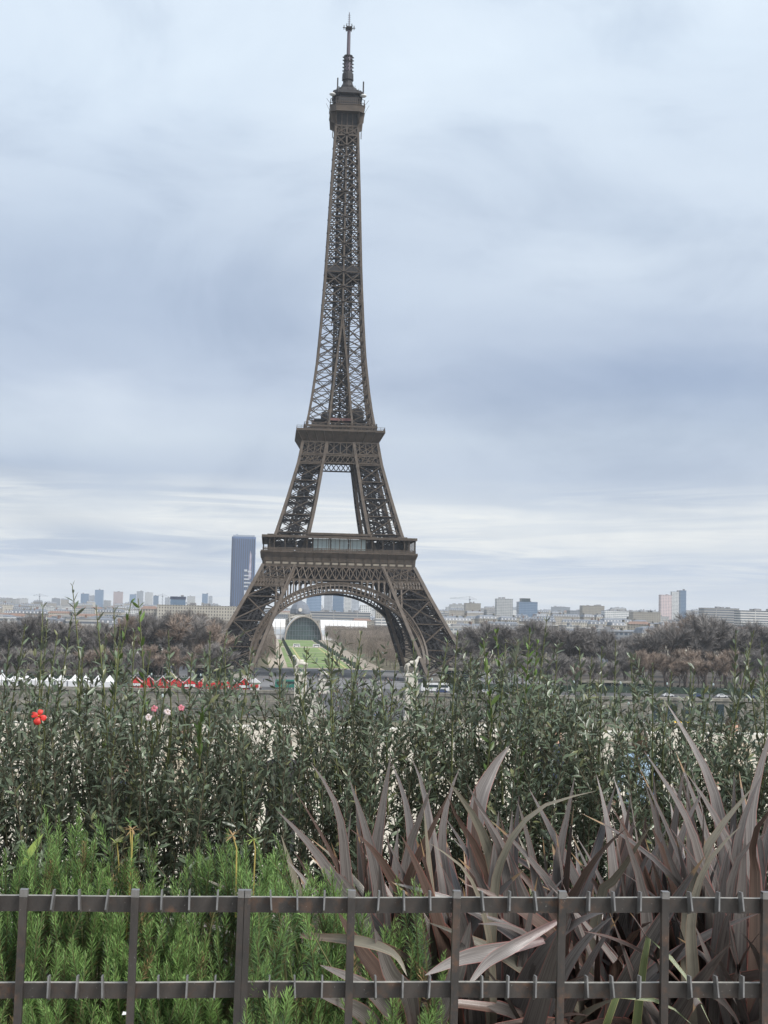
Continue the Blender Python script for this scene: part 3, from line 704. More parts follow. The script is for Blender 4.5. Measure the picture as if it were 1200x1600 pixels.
for k in range(4):
    for i in range(12): u = -5.6+11.2*i/11; mb.bar(FP(k, u, 278.4, 8.55), FP(k, u, 281.6, 8.2), .16, .16)
    for z in (279.6, 281.6): mb.bar(FP(k, -5.7, z, 8.4), FP(k, 5.7, z, 8.4), .2, .2)
    mb.bar(FP(k, 5.8, 279.5, 8.5), FP(k, 8.5, 279.5, 5.8), .2, .2); mb.bar(FP(k, 5.8, 281.5, 8.3), FP(k, 8.3, 281.5, 5.8), .2, .2)
    for i in range(8): u = -6.6+13.2*i/7; mb.bar(FP(k, u, 284.2, 6.9), FP(k, u, 284.6, 7.5), .3, .3)
    for s in (-1, 1): mb.bar(FP(k, s*6.6, 278.5, 6.6), FP(k, s*6.6, 284.6, 6.6), .5, .5)
mb.build('mesh_railing', [M['iron']], sm)
mb = MB(); rr = random.Random(5)
for i in range(46):
    a = rr.uniform(0, 6.283); r = rr.uniform(3.4, 7.2); h = rr.uniform(1.2, 3.6)*(1.25-r/12); z = 286.2 if r > 4.6 else 288
    mb.bar((r*math.cos(a), r*math.sin(a), z-.2), (r*math.cos(a), r*math.sin(a), z+h), rr.uniform(.14, .5))
for x, h in ((-5.2, 292), (7.5, 290.8)): mb.bar((x, -6.2, 283.5), (x, -6.2, h), .65, .65)
for s in (-1, 1):
    mb.bar((s*7, -5.5, 262), (s*7, -5.5, 266.5), .35); mb.bar((s*8.5, -6, 279), (s*10.4, -6, 281.5), .14); mb.bar((s*8.5, -6, 275), (s*10.6, -6, 279), .12)
mb.build('aerials', [M['iron_dark_shade']], sm)
for x in (-7.2, 7.2):
    mb = MB(); mb.lathe([(.05, -.75), (1.0, -.6), (1.55, -.1), (1.6, .15), (1.0, .6), (.05, .75)], 12); d = mb.build('dish', [M['dish']], sm, True); d.location = (x*1.06, -7.3, 283.2)
mb = MB(); mb.lathe([(1.9, 297), (1.75, 305.5)], 10); mb.lathe([(.95, 305.4), (.85, 319.5)], 10); mb.lathe([(.28, 319.4), (.2, 328.3)], 6)
ms = mb.build('antenna_mast', [M['mast']], TW)
mb = MB()
for z in (298.2, 300.0, 301.8, 303.6, 305.2):
    for a in range(8): t = a*math.pi/4; mb.bar((1.5*math.cos(t), 1.5*math.sin(t), z), (2.75*math.cos(t), 2.75*math.sin(t), z), .5, .55)
for z in (297.4, 302.7, 305.6): mb.lathe([(2.2, z), (2.2, z+.4)], 12)
mb.build('collars', [M['iron_dark_shade']], ms)
mb = MB()
for a in range(6):
    t = a*math.pi/3; mb.bar((0, 0, 320.2), (3.1*math.cos(t), 3.1*math.sin(t), 320.4), .3); mb.bar((2.5*math.cos(t), 2.5*math.sin(t), 319.4), (2.5*math.cos(t), 2.5*math.sin(t), 321.6), .35)
mb.lathe([(1.5, 319.2), (1.9, 320.1), (1.2, 321)], 10)
for i in range(5): mb.bar((-.7, 0, 322.4+1.1*i), (.7, 0, 322.4+1.1*i), .16); mb.bar((0, -.7, 322.9+1.1*i), (0, .7, 322.9+1.1*i), .16)
mb.build('cross_aerial', [M['iron_dark_shade']], ms)

# ------------------------------------------------------------------ far city
def ground_at(x, y): return terrain_z(x, y)-.3
def px_box(x0, x1, ytop, Y):
    """centre x, width and top height of something seen between two pixel columns up to a pixel row, Y metres ahead"""
    a = at(x0, ytop, Y); b_ = at(x1, ytop, Y); return (a.x+b_.x)/2, b_.x-a.x, (a.z+b_.z)/2
def building(name, x, y, wd, dp, h, wall, roof, style, label, cat='building', group=None, rz=0, parts=True):
    """one block: walls as the root mesh, roof and chimneys or roof plant as children"""
    z = ground_at(x, y); H = h-z
    b = MB(); hw, hd = wd/2, dp/2
    wallh = H-(min(4.5, H*.3) if style == 'mansard' else 3.0 if style == 'gable' else 0)
    b.box(-hw, hw, -hd, hd, 0, wallh)
    if style == 'flat': b.box(-hw-.3, hw+.3, -hd-.3, hd+.3, wallh-.02, wallh+.7)
    else: b.box(-hw-.4, hw+.4, -hd-.4, hd+.4, wallh-.5, wallh+.02)
    o = b.build(name, wall, loc=(x, y, z), rz=rz); tag(o, label, cat, group)
    rr = random.Random(int(x*7+y*13)); r = MB()
    if style == 'mansard':
        t = H-wallh
        r.hexa([(-hw,-hd,wallh+.03),(hw,-hd,wallh+.03),(hw,hd,wallh+.03),(-hw,hd,wallh+.03)], [(-hw+1.3,-hd+1.3,wallh+t*.75),(hw-1.3,-hd+1.3,wallh+t*.75),(hw-1.3,hd-1.3,wallh+t*.75),(-hw+1.3,hd-1.3,wallh+t*.75)])
        r.hexa([(-hw+1.3,-hd+1.3,wallh+t*.75),(hw-1.3,-hd+1.3,wallh+t*.75),(hw-1.3,hd-1.3,wallh+t*.75),(-hw+1.3,hd-1.3,wallh+t*.75)], [(-hw+3,-.4,wallh+t),(hw-3,-.4,wallh+t),(hw-3,.4,wallh+t),(-hw+3,.4,wallh+t)])
        n = max(2, int(wd/4))
        for i in range(n):
            u = -hw+wd*(i+.5)/n; r.box(u-.7, u+.7, -hd-.1, -hd+1.2, wallh+.5, wallh+2.3, 1)
        r.build('roof', [roof, M['white']], o)
        for i in range(max(1, int(wd/13))):
            u = -hw+1+rr.random()*(wd-2); c = MB(); c.box(u-.5, u+.5, -hd*.6, hd*.2, wallh+1, H+1.6+rr.random()); c.build('chimney', M['terracotta'] if rr.random() < .4 else M['stone'], o)
    elif style == 'gable':
        r.hexa([(-hw-.5,-hd-.5,wallh+.03),(hw+.5,-hd-.5,wallh+.03),(hw+.5,hd+.5,wallh+.03),(-hw-.5,hd+.5,wallh+.03)], [(-hw+2,-.3,H),(hw-2,-.3,H),(hw-2,.3,H),(-hw+2,.3,H)]); r.build('roof', roof, o)
    else:
        for i in range(max(1, int(wd/14))):
            u = rr.uniform(-hw*.7, hw*.5); s = rr.uniform(2, min(8, wd*.3)); r.box(u, u+s, -hd*.5, hd*.3, wallh+.71, wallh+.7+rr.uniform(1.2, 3.2))
        r.build('roof_plant', M['flat_roof'], o)
    return o
rc = random.Random(11)
# rows of ordinary roofs, each row just showing above the one before
rowsY = [930, 1040, 1160, 1300, 1470, 1680, 1950, 2300, 2750, 3300, 4200, 5400]
kinds = [('city_building', 'stone_wall', 'zinc', 'mansard', 'stone block with grey zinc mansard roof'), ('city_building', 'cream_wall', 'zinc', 'mansard', 'cream block with grey zinc mansard roof'),
         ('apartment_block', 'white_wall', 'flat_roof', 'flat', 'white flat-roofed apartment block'), ('city_house', 'cream_wall', 'terracotta', 'gable', 'cream house with reddish tiled roof'),
         ('apartment_block', 'grey_wall', 'flat_roof', 'flat', 'grey flat-roofed apartment block'), ('office_block', 'band_wall', 'flat_roof', 'flat', 'pale block with long window bands')]
for ri, Y in enumerate(rowsY):
    px = -30 - rc.random()*20
    while px < 1230:
        wm = rc.uniform(11, 30)*(1+ri*.10); wpx = wm*F_PX/Y
        cx = px+wpx/2
        hor = 954+(cx-600)*.0227
        # roofs of the rows climb towards the horizon
        want = hor + lerp([(0, 31), (4, 19), (8, 6), (11, -2)], ri) + rc.uniform(-5.5, 5) - (7 if cx > 700 else 0)*(1 if ri > 3 else .4)
        axis = abs((at(cx, 960, Y).x-AX))
        skip = axis < (100 if Y < 1500 else 62) and Y < 1700 or rc.random() < .10
        if 355 < cx < 410 and Y > 3000: skip = True
        if not skip:
            q = rc.random(); kd = kinds[0 if q < .3 else 1 if q < .52 else 2 if q < .70 else 3 if q < .78 else 4 if q < .88 else 5]
            p = at(cx, want, Y); side = 'left of the tower' if cx < 400 else 'right of the tower' if cx > 670 else 'past the tower legs'
            dist = 'in nearer roofs' if ri < 4 else 'in middle roofs' if ri < 8 else 'on hazy skyline'
            building(kd[0], p.x, Y, wm, rc.uniform(14, 22), p.z, M[kd[1]], M[kd[2]], kd[3], f'{kd[4]} {dist} {side}', group=f'{kd[4]}s {dist} {side}', rz=rc.uniform(-.25, .25))
        px += wpx*rc.uniform(1.0, 1.3)
# particular blocks on the skyline: columns, top row, distance, wall, label
spec = [
 (127, 139, 928, 4300, 'blue_wall', 'blue-grey slab tower, left one of a trio on the far left skyline'),
 (140, 148, 931, 4400, 'grey_wall', 'short grey slab tower between two taller blue ones, far left skyline'),
 (149, 162, 922, 4200, 'blue_wall', 'tallest blue-grey slab tower on the far left skyline'),
 (178, 192, 925, 4600, 'pink_wall', 'pinkish square tower on the left skyline'),
 (203, 213, 929, 4700, 'blue_wall', 'slim blue tower right of the pinkish square tower'),
 (214, 224, 924, 5000, 'grey_wall', 'tall pale grey tower in the hazy left skyline cluster'),
 (227, 239, 926, 5100, 'white_wall', 'pale whitish tower in the hazy left skyline cluster'),
 (240, 248, 931, 4800, 'blue_wall', 'low blue tower at the right end of the hazy cluster'),
 (258, 266, 934, 4000, 'grey_wall', 'short grey tower left of the dark glass block'),
 (267, 290, 933, 2500, 'glass_blue', 'dark blue glass office block above the long cream building'),
 (293, 305, 932, 3900, 'white_wall', 'pale tower right of the dark glass office block'),
 (316, 325, 928, 4100, 'blue_wall', 'slim blue tower left of the dark skyscraper'),
 (326, 332, 932, 4200, 'grey_wall', 'thin grey tower beside the slim blue one'),
 (479, 502, 931, 2900, 'blue_wall', 'blue glass tower under the left half of the arch'),
 (507, 519, 929, 3200, 'grey_wall', 'grey tower left of centre under the arch'),
 (520, 537, 928, 3000, 'blue_wall', 'tall blue glass tower in the middle under the arch'),
 (538, 549, 934, 3100, 'white_wall', 'pale tower right of the middle under the arch'),
 (550, 561, 932, 3300, 'grey_wall', 'slim grey tower under the right half of the arch'),
 (563, 580, 946, 2300, 'white_wall', 'white cube-like block under the right half of the arch'),
 (587, 597, 952, 1750, 'cream_wall', 'narrow cream end block right of the long arched-hall backdrop'),
 (775, 800, 936, 2600, 'white_wall', 'white wide slab tower on the right skyline'),
 (809, 838, 941, 2500, 'blue_wall', 'pale blue glass block with a dark top, right skyline'),
 (703, 724, 945, 2900, 'white_wall', 'white block just right of the tower leg on the skyline'),
 (726, 750, 943, 3000, 'cream_wall', 'cream stepped block below the crane on the right skyline'),
 (908, 942, 947, 2700, 'cream_wall', 'wide cream block in the middle of the right skyline'),
 (942, 985, 955, 2300, 'white_wall', 'long white block with window rows, right of middle'),
 (986, 1029, 957, 2250, 'cream_wall', 'long cream block with window rows left of the twin towers'),
 (1031, 1048, 930, 2900, 'pink_wall', 'pinkish grey slab, left one of the twin towers'),
 (1049, 1061, 925, 3000, 'white_wall', 'white slab in the middle of the twin towers'),
 (1062, 1071, 923, 2950, 'blue_wall', 'blue slab, right and highest of the twin towers'),
 (1096, 1150, 951, 1900, 'band_wall', 'long low office block with dark window bands, far right'),
 (1152, 1215, 955, 1850, 'band_wall', 'long grey-roofed block at the right edge of the skyline')]
for x0, x1, yt, Y, wl, lb in spec:
    cx, wd, zt = px_box(x0, x1, yt, Y); dp = max(12, min(26, wd*.7))
    o = building('office_tower' if yt < 942 else 'apartment_block', cx, Y, wd, dp, zt, M[wl], M['flat_roof'], 'flat', lb)
    z0 = ground_at(cx, Y)
    if 'dark top' in lb:
        t = MB(); t.box(-wd*.35, wd*.12, -dp*.4, dp*.4, zt-z0+.71, zt-z0+7); t.build('plant_room', M['glass_dark'], o)
    if 'dark blue glass' in lb:
        t = MB(); t.box(-wd*.52, wd*.52, -dp*.52, dp*.52, zt-z0-4, zt-z0+1); t.build('crown_band', M['navy'], o)
# long cream building left of the skyscraper, long low one beyond the hall
for x0, x1, yt, Y, wl, name, lb in ((222, 246, 947, 1500, 'cream_wall', 'city_building', 'cream block with reddish roof left of the long cream building'),
        (247, 372, 947, 1480, 'cream_wall', 'long_building', 'long cream stone building with rows of windows left of the tower'),
        (483, 578, 957, 1760, 'band_wall', 'long_building', 'long white building with window bands behind the white hall')):
    cx, wd, zt = px_box(x0, x1, yt, Y); building(name, cx, Y, wd, 18, zt, M[wl], M['terracotta' if 'reddish' in lb else 'flat_roof'], 'gable' if 'reddish' in lb else 'flat', lb, rz=-.02)
# near stone building with slate roof on the right
cx, wd, zt = px_box(996, 1029, 979, 900); building('stone_mansion', cx, 900, wd, 22, zt, M['cream_wall'], M['zinc'], 'mansard', 'cream stone mansion with steep slate roof behind the right trees')
# skyscraper
M['banner_white'] = mat('banner_white', (.50, .52, .56), .6, .1, .3)
cx, wd, zt = px_box(362.5, 400, 839, 3350); z0 = ground_at(cx, 3350); H = zt-z0
b = MB(); hw, hd = wd/2, 15
b.hexa([(-hw,-hd+3,0),(-hw+6,-hd,0),(hw-6,-hd,0),(hw,-hd+3,0),(hw,hd,0),(-hw,hd,0)], [(-hw,-hd+3,H),(-hw+6,-hd,H),(hw-6,-hd,H),(hw,-hd+3,H),(hw,hd,H),(-hw,hd,H)])
SK = b.build('skyscraper', mat('skyscraper', (.085, .14, .27), .25, .12, .02, .6), loc=(cx, 3350, z0)); tag(SK, 'lone dark blue skyscraper with vertical stripes left of the lattice tower', 'skyscraper')
b = MB()
for i in range(11):
    u = -hw+3+(wd-6)*i/10; b.box(u-1.25, u+1.25, -hd-.6, -hd+2.9, 6, H-5)
b.build('fins', mat('fins', (.035, .045, .08), .4, .1, .05), SK)
b = MB(); b.box(-hw+3, hw-3, -hd+1, hd-2, H, H+4); b.box(-hw+10, -hw+14, -3, 3, H+4, H+7); b.build('roof_plant', mat('pale_panel', (.32, .36, .42), .5), SK)
b = MB(); u0, u1 = hw*.12, hw*.74
b.hexa([(u0+10, -hd-1.3, H*.47), (u1-1, -hd-1.3, H*.47), (u1-1, -hd-.8, H*.47), (u0+10, -hd-.8, H*.47)], [(u0+13, -hd-1.3, H*.83), (u1-2, -hd-1.3, H*.78), (u1-2, -hd-.8, H*.78), (u0+13, -hd-.8, H*.83)])
b.build('banner_picture', mat('banner_pink', (.36, .33, .40), .6, .3, .08), SK)
for i, (a, c, zz, hh_) in enumerate(((0, 7, .56, 5), (8.5, 17, .55, 4), (0, 16, .50, 3.2), (0, 13, .455, 3.2), (0, 16, .41, 3.2), (0, 10, .365, 3.2), (1, 17, .25, 14))):
    b = MB(); b.box(u0+a, u0+c, -hd-1.6, -hd-1.3, H*zz, H*zz+hh_); b.build('banner_lettering', M['banner_white'], SK)
# cranes
def crane(px, py, Y, j0, j1, label):
    p = at(px, py, Y); z0 = ground_at(p.x, Y); H = p.z-z0; b = MB()
    for sx in (-1, 1):
        for sy in (-1, 1): b.bar((sx, sy, 0), (sx, sy, H), .5)
    n = int(H/4)
    for i in range(n): b.bar((-1, -1, H*i/n), (1, -1, H*(i+1)/n), .3); b.bar((1, 1, H*i/n), (-1, 1, H*(i+1)/n), .3)
    o = b.build('tower_crane', M['zinc'], loc=(p.x, Y, z0)); tag(o, label, 'crane'); a = at(j0, py, Y).x-p.x; c = at(j1, py, Y).x-p.x
    b = MB(); b.bar((a, 0, H), (c, 0, H), .6); b.bar((a, 0, H+1.6), (c*.15, 0, H+4.6), .35); b.bar((0, 0, H), (0, 0, H+6), .9); b.bar((0, 0, H+6), (c*.8, 0, H+1), .3); b.bar((0, 0, H+6), (a*.9, 0, H+1), .3); b.box(-2.0, 2, -1.5, -1, H-3, H)
    b.build('jib', M['zinc'], o)
crane(734, 936, 3200, 703, 745, 'slim tower crane with long jib on the right skyline')
crane(62, 931, 3900, 52, 76, 'tiny tower crane on the left skyline')
crane(254, 931, 3900, 246, 262, 'tiny tower crane beside the hazy cluster of towers')

# exhibition hall at the far end of the lawn
hx, _, _ = px_box(473, 474, 985, 1480); HA = empty('exhibition_hall', (hx, 1480, GZ-.2), 'white exhibition hall with dark arched glass front at the lawn end', 'hall')
R_ = 19.5
def vault(mb, r, hgt, y0, y1, n=24, m=0):
    for i in range(n):
        a, c = math.pi*i/n, math.pi*(i+1)/n
        p = [(-r*math.cos(t), hgt*math.sin(t)) for t in (a, c)]
        mb.face([(p[0][0], y0, p[0][1]), (p[1][0], y0, p[1][1]), (p[1][0], y1, p[1][1]), (p[0][0], y1, p[0][1])], m)
mb = MB(); vault(mb, R_, 25, -26, 60); mb.face([(-R_*math.cos(math.pi*i/24), 60, 25*math.sin(math.pi*i/24)) for i in range(25)]); mb.build('vault', [M['white']], HA, True)
mb = MB(); n = 32
for i in range(n):
    a, c = math.pi*i/n, math.pi*(i+1)/n
    for y in (-27.5,): mb.bar((-R_*math.cos(a), y, 25*math.sin(a)), (-R_*math.cos(c), y, 25*math.sin(c)), 1.3, 3.2, ref=(0, 1, 0))
mb.build('arch_rim', [mat('rim_timber', (.34, .30, .26), .6)], HA)
mb = MB(); pts = [(-(R_-.6)*math.cos(math.pi*i/24), -25.4, 24.3*math.sin(math.pi*i/24)) for i in range(25)]; mb.face(pts)
gw = mb.build('glass_front', [mat('hall_glass', (.05, .085, .085), .15, .35, .12, .6)], HA)
mb = MB()
for i in range(-6, 7):
    x = i*2.9; h = 24.3*math.sqrt(max(0, 1-(x/(R_-.6))**2)); mb.bar((x, -25.7, 0), (x, -25.7, h), .4)
for z in (5, 10, 15.5, 20): q = (R_-.6)*math.sqrt(max(0, 1-(z/24.3)**2)); mb.bar((-q, -25.7, z), (q, -25.7, z), .4)
mb.build('mullions', [M['zinc']], gw)
wl_, wr_ = at(423, 985, 1490).x-hx, at(573, 985, 1490).x-hx
for xa, xb in ((wl_, -R_+.5), (R_-.5, wr_)):
    mb = MB(); zt = 21.5; cs = [(0, 0), (0, 13), (3, 17.5), (9, 20.5), (16, zt), (24, 20.5), (30, 17.5), (33, 13), (33, 0)]
    for (y0, z0), (y1, z1) in zip(cs, cs[1:]): mb.face([(xa, y0, z0), (xb, y0, z0), (xb, y1, z1), (xa, y1, z1)])
    mb.face([(xa, y, z) for y, z in cs]); mb.face([(xb, y, z) for y, z in cs]); wg = mb.build('wing', [M['white']], HA)
    mb = MB(); nn = int((xb-xa)/4.5)
    for i in range(nn+1): u = xa+(xb-xa)*i/nn; mb.bar((u, -.2, 0), (u, -.2, 13), .35); mb.bar((u, -.2, 13), (u, 2.8, 17.7), .35); mb.bar((u, 2.8, 17.7), (u, 9, 20.7), .3)
    mb.box(xa+.5, xb-.5, -.35, -.02, 5, 10.5, 1); mb.build('ribs', [M['iron_pale'], mat('hall_panel', (.5, .54, .58), .3)], wg)
# domed school behind the hall
dx, _, _ = px_box(468, 469, 965, 1640); b = MB(); b.box(-48, 48, -8, 12, 0, 20); b.box(-14, 14, -10, 14, 0, 27)
DM = b.build('domed_school', M['cream_wall'], loc=(dx, 1640, GZ-.2)); tag(DM, 'stone building with a square dark dome behind the white hall', 'building')
b = MB(); b.lathe([(12.6, 27), (12.9, 28.5), (12.2, 33), (9.5, 38), (5.5, 41.5), (3, 42.4), (2.4, 43), (2.2, 46), (.4, 48)], 8); b.build('dome', M['zinc'], DM)
b = MB(); b.lathe([(2.2, .0), (2.2, .6)], 16); o = b.build('oculus', M['stone_white'], DM); o.rotation_euler = (R(78), 0, 0); o.location = (0, -12.2, 32)
b = MB(); 
for x in range(-12, 13, 4): b.bar((x, -10.5, 3), (x, -10.5, 22), 1.2)
b.hexa([(-13, -11, 22.5), (13, -11, 22.5), (13, -9.9, 22.5), (-13, -9.9, 22.5)], [(-1, -11, 27.5), (1, -11, 27.5), (1, -9.9, 27.5), (-1, -9.9, 27.5)]); b.build('portico', M['stone_white'], DM)
# low pavilions by the tower feet
def pavilion(x0, x1, yt, Y, label):
    cx, wd, zt = px_box(x0, x1, yt, Y); h = zt-GZ; b = MB(); b.box(-wd/2, wd/2, -4, 4, 0, h-.8); o = b.build('low_pavilion', M['glass_dark'], loc=(cx, Y, GZ-.1)); tag(o, label, 'pavilion')
    b = MB(); b.box(-wd/2-.8, wd/2+.8, -4.8, 4.8, h-.8, h); b.build('roof', M['cream_wall'] if 'cream' in label else M['stone'], o)
    b = MB()
    for i in range(int(wd/3)+1): u = -wd/2+wd*i/int(wd/3); b.box(u-.2, u+.2, -4.3, -4.0, 0, h-.8)
    b.build('posts', M['stone'], o)
pavilion(306, 362, 1040, 575, 'long low beige pavilion left of the tower foot'); pavilion(690, 745, 1044, 570, 'low beige pavilion right of the tower foot')
pavilion(905, 1010, 1063, 556, 'long low kiosk with pale roof on the right quay')
# ------------------------------------------------------------------ market on the far quay
def tent(px, label):
    p = at(px, 1066, 522); b = MB(); o = empty('pagoda_tent', (p.x, 522, GZ), label, 'tent', 'white pagoda tents along the quay')
    a = 2.3; b.hexa([(-a,-a,2.3),(a,-a,2.3),(a,a,2.3),(-a,a,2.3)], [(-a*.5,-a*.5,3.2),(a*.5,-a*.5,3.2),(a*.5,a*.5,3.2),(-a*.5,a*.5,3.2)]); b.hexa([(-a*.5,-a*.5,3.2),(a*.5,-a*.5,3.2),(a*.5,a*.5,3.2),(-a*.5,a*.5,3.2)], [(-.06,-.06,4.6),(.06,-.06,4.6),(.06,.06,4.6),(-.06,.06,4.6)])
    b.build('canopy', M['white'], o)
    b = MB(); b.face([(-a,-a,.1),(a,-a,.1),(a,-a,2.3),(-a,-a,2.3)]); b.face([(-a,a,.1),(-a,a,2.3),(a,a,2.3),(a,a,.1)]); b.face([(a,-a,.1),(a,a,.1),(a,a,2.3),(a,-a,2.3)]); b.build('side_wall', M['white'], o)
    b = MB()
    for sx in (-1, 1):
        for sy in (-1, 1): b.bar((sx*a, sy*a, 0), (sx*a, sy*a, 2.4), .12)
    b.build('posts', M['zinc'], o); return o
tp = [-8, 12, 26, 41, 55, 69, 82, 98, 115, 127, 138, 150, 155, 170, 186]
tp = [-14, 5, 24, 42, 61, 79, 98, 117, 136, 154, 173]
for i, px in enumerate(tp):
    tent(px+random.uniform(-2, 2), f'{ORD[i]} white pagoda tent from the left end of the quay row')
def stall(px, i, n, label):
    p = at(px, 1066, 520); o = empty('market_stall', (p.x, 520, GZ), label, 'stall', 'red market stalls along the quay'); a = 2.45
    b = MB(); b.box(-a, a, -1.6, 1.8, 0, 2.3); b.hexa([(-a, -1.9, 2.1), (a, -1.9, 2.1), (a, -1.5, 2.1), (-a, -1.5, 2.1)], [(-a, -1.75, 3.0), (a, -1.75, 3.0), (a, -1.5, 3.0), (-a, -1.5, 3.0)]); b.build('body', M['red'], o)
    r = MB(); ap = 4.7
    r.hexa([(-a-.1, -1.7, 2.4), (0, -1.7, 2.4), (0, 2, 2.4), (-a-.1, 2, 2.4)], [(-a*.5, -1.7, 3.5), (0, -1.7, ap-.3), (0, 2, ap-.3), (-a*.5, 2, 3.5)]); r.hexa([(0.002, -1.7, 2.4), (a+.1, -1.7, 2.4), (a+.1, 2, 2.4), (0.002, 2, 2.4)], [(0.002, -1.7, ap-.3), (a*.5, -1.7, 3.5), (a*.5, 2, 3.5), (0.002, 2, ap-.3)]); r.build('roof', M['red'], o)
    t = MB()
    for s in (-1, 1): t.bar((s*(a+.2), -1.85, 2.3), (-s*.25, -1.85, ap+.25), .34, .2)
    t.build('gable_trim', M['white'], o)
    c = MB(); c.box(-a*.8, a*.8, -1.95, -1.62, 1.0, 1.95); c.build('counter', M['white' if i % 4 == 0 else 'red'], o)
sp_ = [212+21.3*i for i in range(9)]
for i, px in enumerate(sp_): stall(px, i, 9, f'{ORD[i]} red market stall from the left, white-trimmed gable, on the quay')
p = at(398, 1060, 519); o = empty('ticket_booth', (p.x, 519, GZ), 'white gabled booth at the right end of the red stalls', 'booth')
b = MB(); b.box(-2, 2, -1.6, 1.6, 0, 3); b.build('body', M['white'], o); b = MB(); b.hexa([(-2.3,-1.9,3),(2.3,-1.9,3),(2.3,1.9,3),(-2.3,1.9,3)], [(-.2,-1.9,4.6),(.2,-1.9,4.6),(.2,1.9,4.6),(-.2,1.9,4.6)]); b.build('roof', M['white'], o)
b = MB(); b.box(-1.5, 1.5, -1.7, -1.61, 1.1, 2.4); b.build('hatch', M['red'], o)

# ------------------------------------------------------------------ bridge with statues
BR = empty('road_bridge', (AX, 0, 0), 'wide stone bridge leading to the foot of the tower', 'bridge')
b = MB(); b.box(-17.5, 17.5, 384.6, 508.3, -29.8, -28.3); b.box(-17.5, -13, 384.6, 508.3, -28.3, -28.15); b.box(13, 17.5, 384.6, 508.3, -28.3, -28.15); b.build('deck', M['stone'], BR)
b = MB(); b.face([(-12.9, 384.6, -28.28), (12.9, 384.6, -28.28), (12.9, 508.3, -28.28), (-12.9, 508.3, -28.28)]); b.build('carriageway', M['asphalt'], BR)
for s in (-1, 1):
    b = MB(); b.box(s*17.5-.25, s*17.5+.25, 384.6, 508.3, -28.15, -27.1); b.build('parapet', M['stone'], BR)
    b = MB()
    for i in range(5):
        y0 = 386+24.5*i; n = 10
        for q in range(n):
            a, c = math.pi*q/n, math.pi*(q+1)/n
            yy = [y0+12-10.5*math.cos(t) for t in (a, c)]; zz = [-35.5+4.6*math.sin(t) for t in (a, c)]
            b.face([(s*17.4, yy[0], zz[0]), (s*17.4, yy[1], zz[1]), (s*17.4, yy[1], -29.8), (s*17.4, yy[0], -29.8)])
        b.box(s*17.4-1.2, s*17.4+1.2, y0-1.2, y0+1.6, -37, -29.9)
    b.build('arch_face', M['stone'], BR)

# figures grown with the skin modifier and frozen to a mesh
def skin(name, verts, edges, radii, root=0, sub=1):
    me = bpy.data.meshes.new(name); me.from_pydata([tuple(v) for v in verts], edges, []); o = bpy.data.objects.new(name, me); col.objects.link(o)
    mo = o.modifiers.new('Skin', 'SKIN'); mo.use_smooth_shade = True
    lay = me.skin_vertices[0] if me.skin_vertices else None
    for i, r in enumerate(radii):
        lay.data[i].radius = (r, r) if isinstance(r, (int, float)) else r; lay.data[i].use_root = (i == root)
    if sub: s_ = o.modifiers.new('Subd', 'SUBSURF'); s_.levels = s_.render_levels = sub
    dg = bpy.context.evaluated_depsgraph_get(); out = bpy.data.meshes.new_from_object(o.evaluated_get(dg)); out.name = name
    bpy.data.objects.remove(o); return out
def person_mesh(name, mats, step=.0, sub=1, arm=.1):
    """standing body 1.74 m: mats = skin, coat, trousers, shoes"""
    vs = [(0, 0, .95), (0, 0, 1.12), (0, .01, 1.30), (0, .01, 1.43), (0, -.005, 1.50), (0, -.012, 1.58), (0, -.008, 1.66), (0, 0, 1.72)]
    rd = [(.155, .115), (.145, .10), (.17, .115), (.13, .085), (.055, .055), (.072, .085), (.078, .095), (.045, .055)]
    ed = [(i, i+1) for i in range(7)]
    for s in (-1, 1):
        b0 = len(vs); st_ = s*step
        vs += [(s*.095, 0, .88), (s*.10, -st_*.5, .50), (s*.10, -st_*.9+.015, .10), (s*.105, -st_-.0, .045), (s*.115, -st_-.14, .035)]
        rd += [.092, .062, .045, .042, .038]; ed += [(0, b0), (b0, b0+1), (b0+1, b0+2), (b0+2, b0+3), (b0+3, b0+4)]
        b1 = len(vs)
        vs += [(s*.19, .01, 1.40), (s*.245, .03, 1.14), (s*.25, -.06-arm, .93), (s*.25, -.085-arm, .86), (s*.248, -.11-arm, .79)]
        rd += [.062, .05, .038, (.022, .042), (.014, .03)]; ed += [(3, b1), (b1, b1+1), (b1+1, b1+2), (b1+2, b1+3), (b1+3, b1+4)]
    me = skin(name, vs, ed, rd, 0, sub)
    for x in mats: me.materials.append(x)
    for p in me.polygons:
        c = p.center; k = 1
        if c.z > 1.475: k = 0
        elif c.z < .07: k = 3
        elif c.z < .86 and abs(c.x) < .2: k = 2
        elif abs(c.x) > .205 and c.z < .90: k = 0
        p.material_index = k; p.use_smooth = True
    return me
far_me = person_mesh('person', [M['skin'], M['coat_any'], M['legs_any'], M['rubber']], .1, 0)
def hairmesh(long_=False):
    b = MB(); n = 10; prof = [(.105, 1.60 if not long_ else 1.46), (.112, 1.66), (.098, 1.715), (.06, 1.75), (.01, 1.765)]; b.lathe(prof, n)
    b.v = [(x*.92, y*1.05+.025+(0 if z > 1.62 else .02), z) for x, y, z in b.v]; return b
cr = random.Random(21)
zones = [('on the near bank', 36, (-70, 120), (352, 380), -27.0, 'tiny visitor on the near river bank seen through the hedge tops'),
         ('on the bridge', 60, (AX-15, AX+15), (395, 505), -28.28, 'small dark-dressed visitor walking on the bridge before the tower'),
         ('on the forecourt', 70, (AX-40, AX+45), (552, 640), -28.5, 'tiny visitor standing on the paved forecourt under the tower'),
         ('on the quay', 14, (-70, 10), (513, 517), -28.45, 'tiny visitor on the quay in front of the red stalls')]
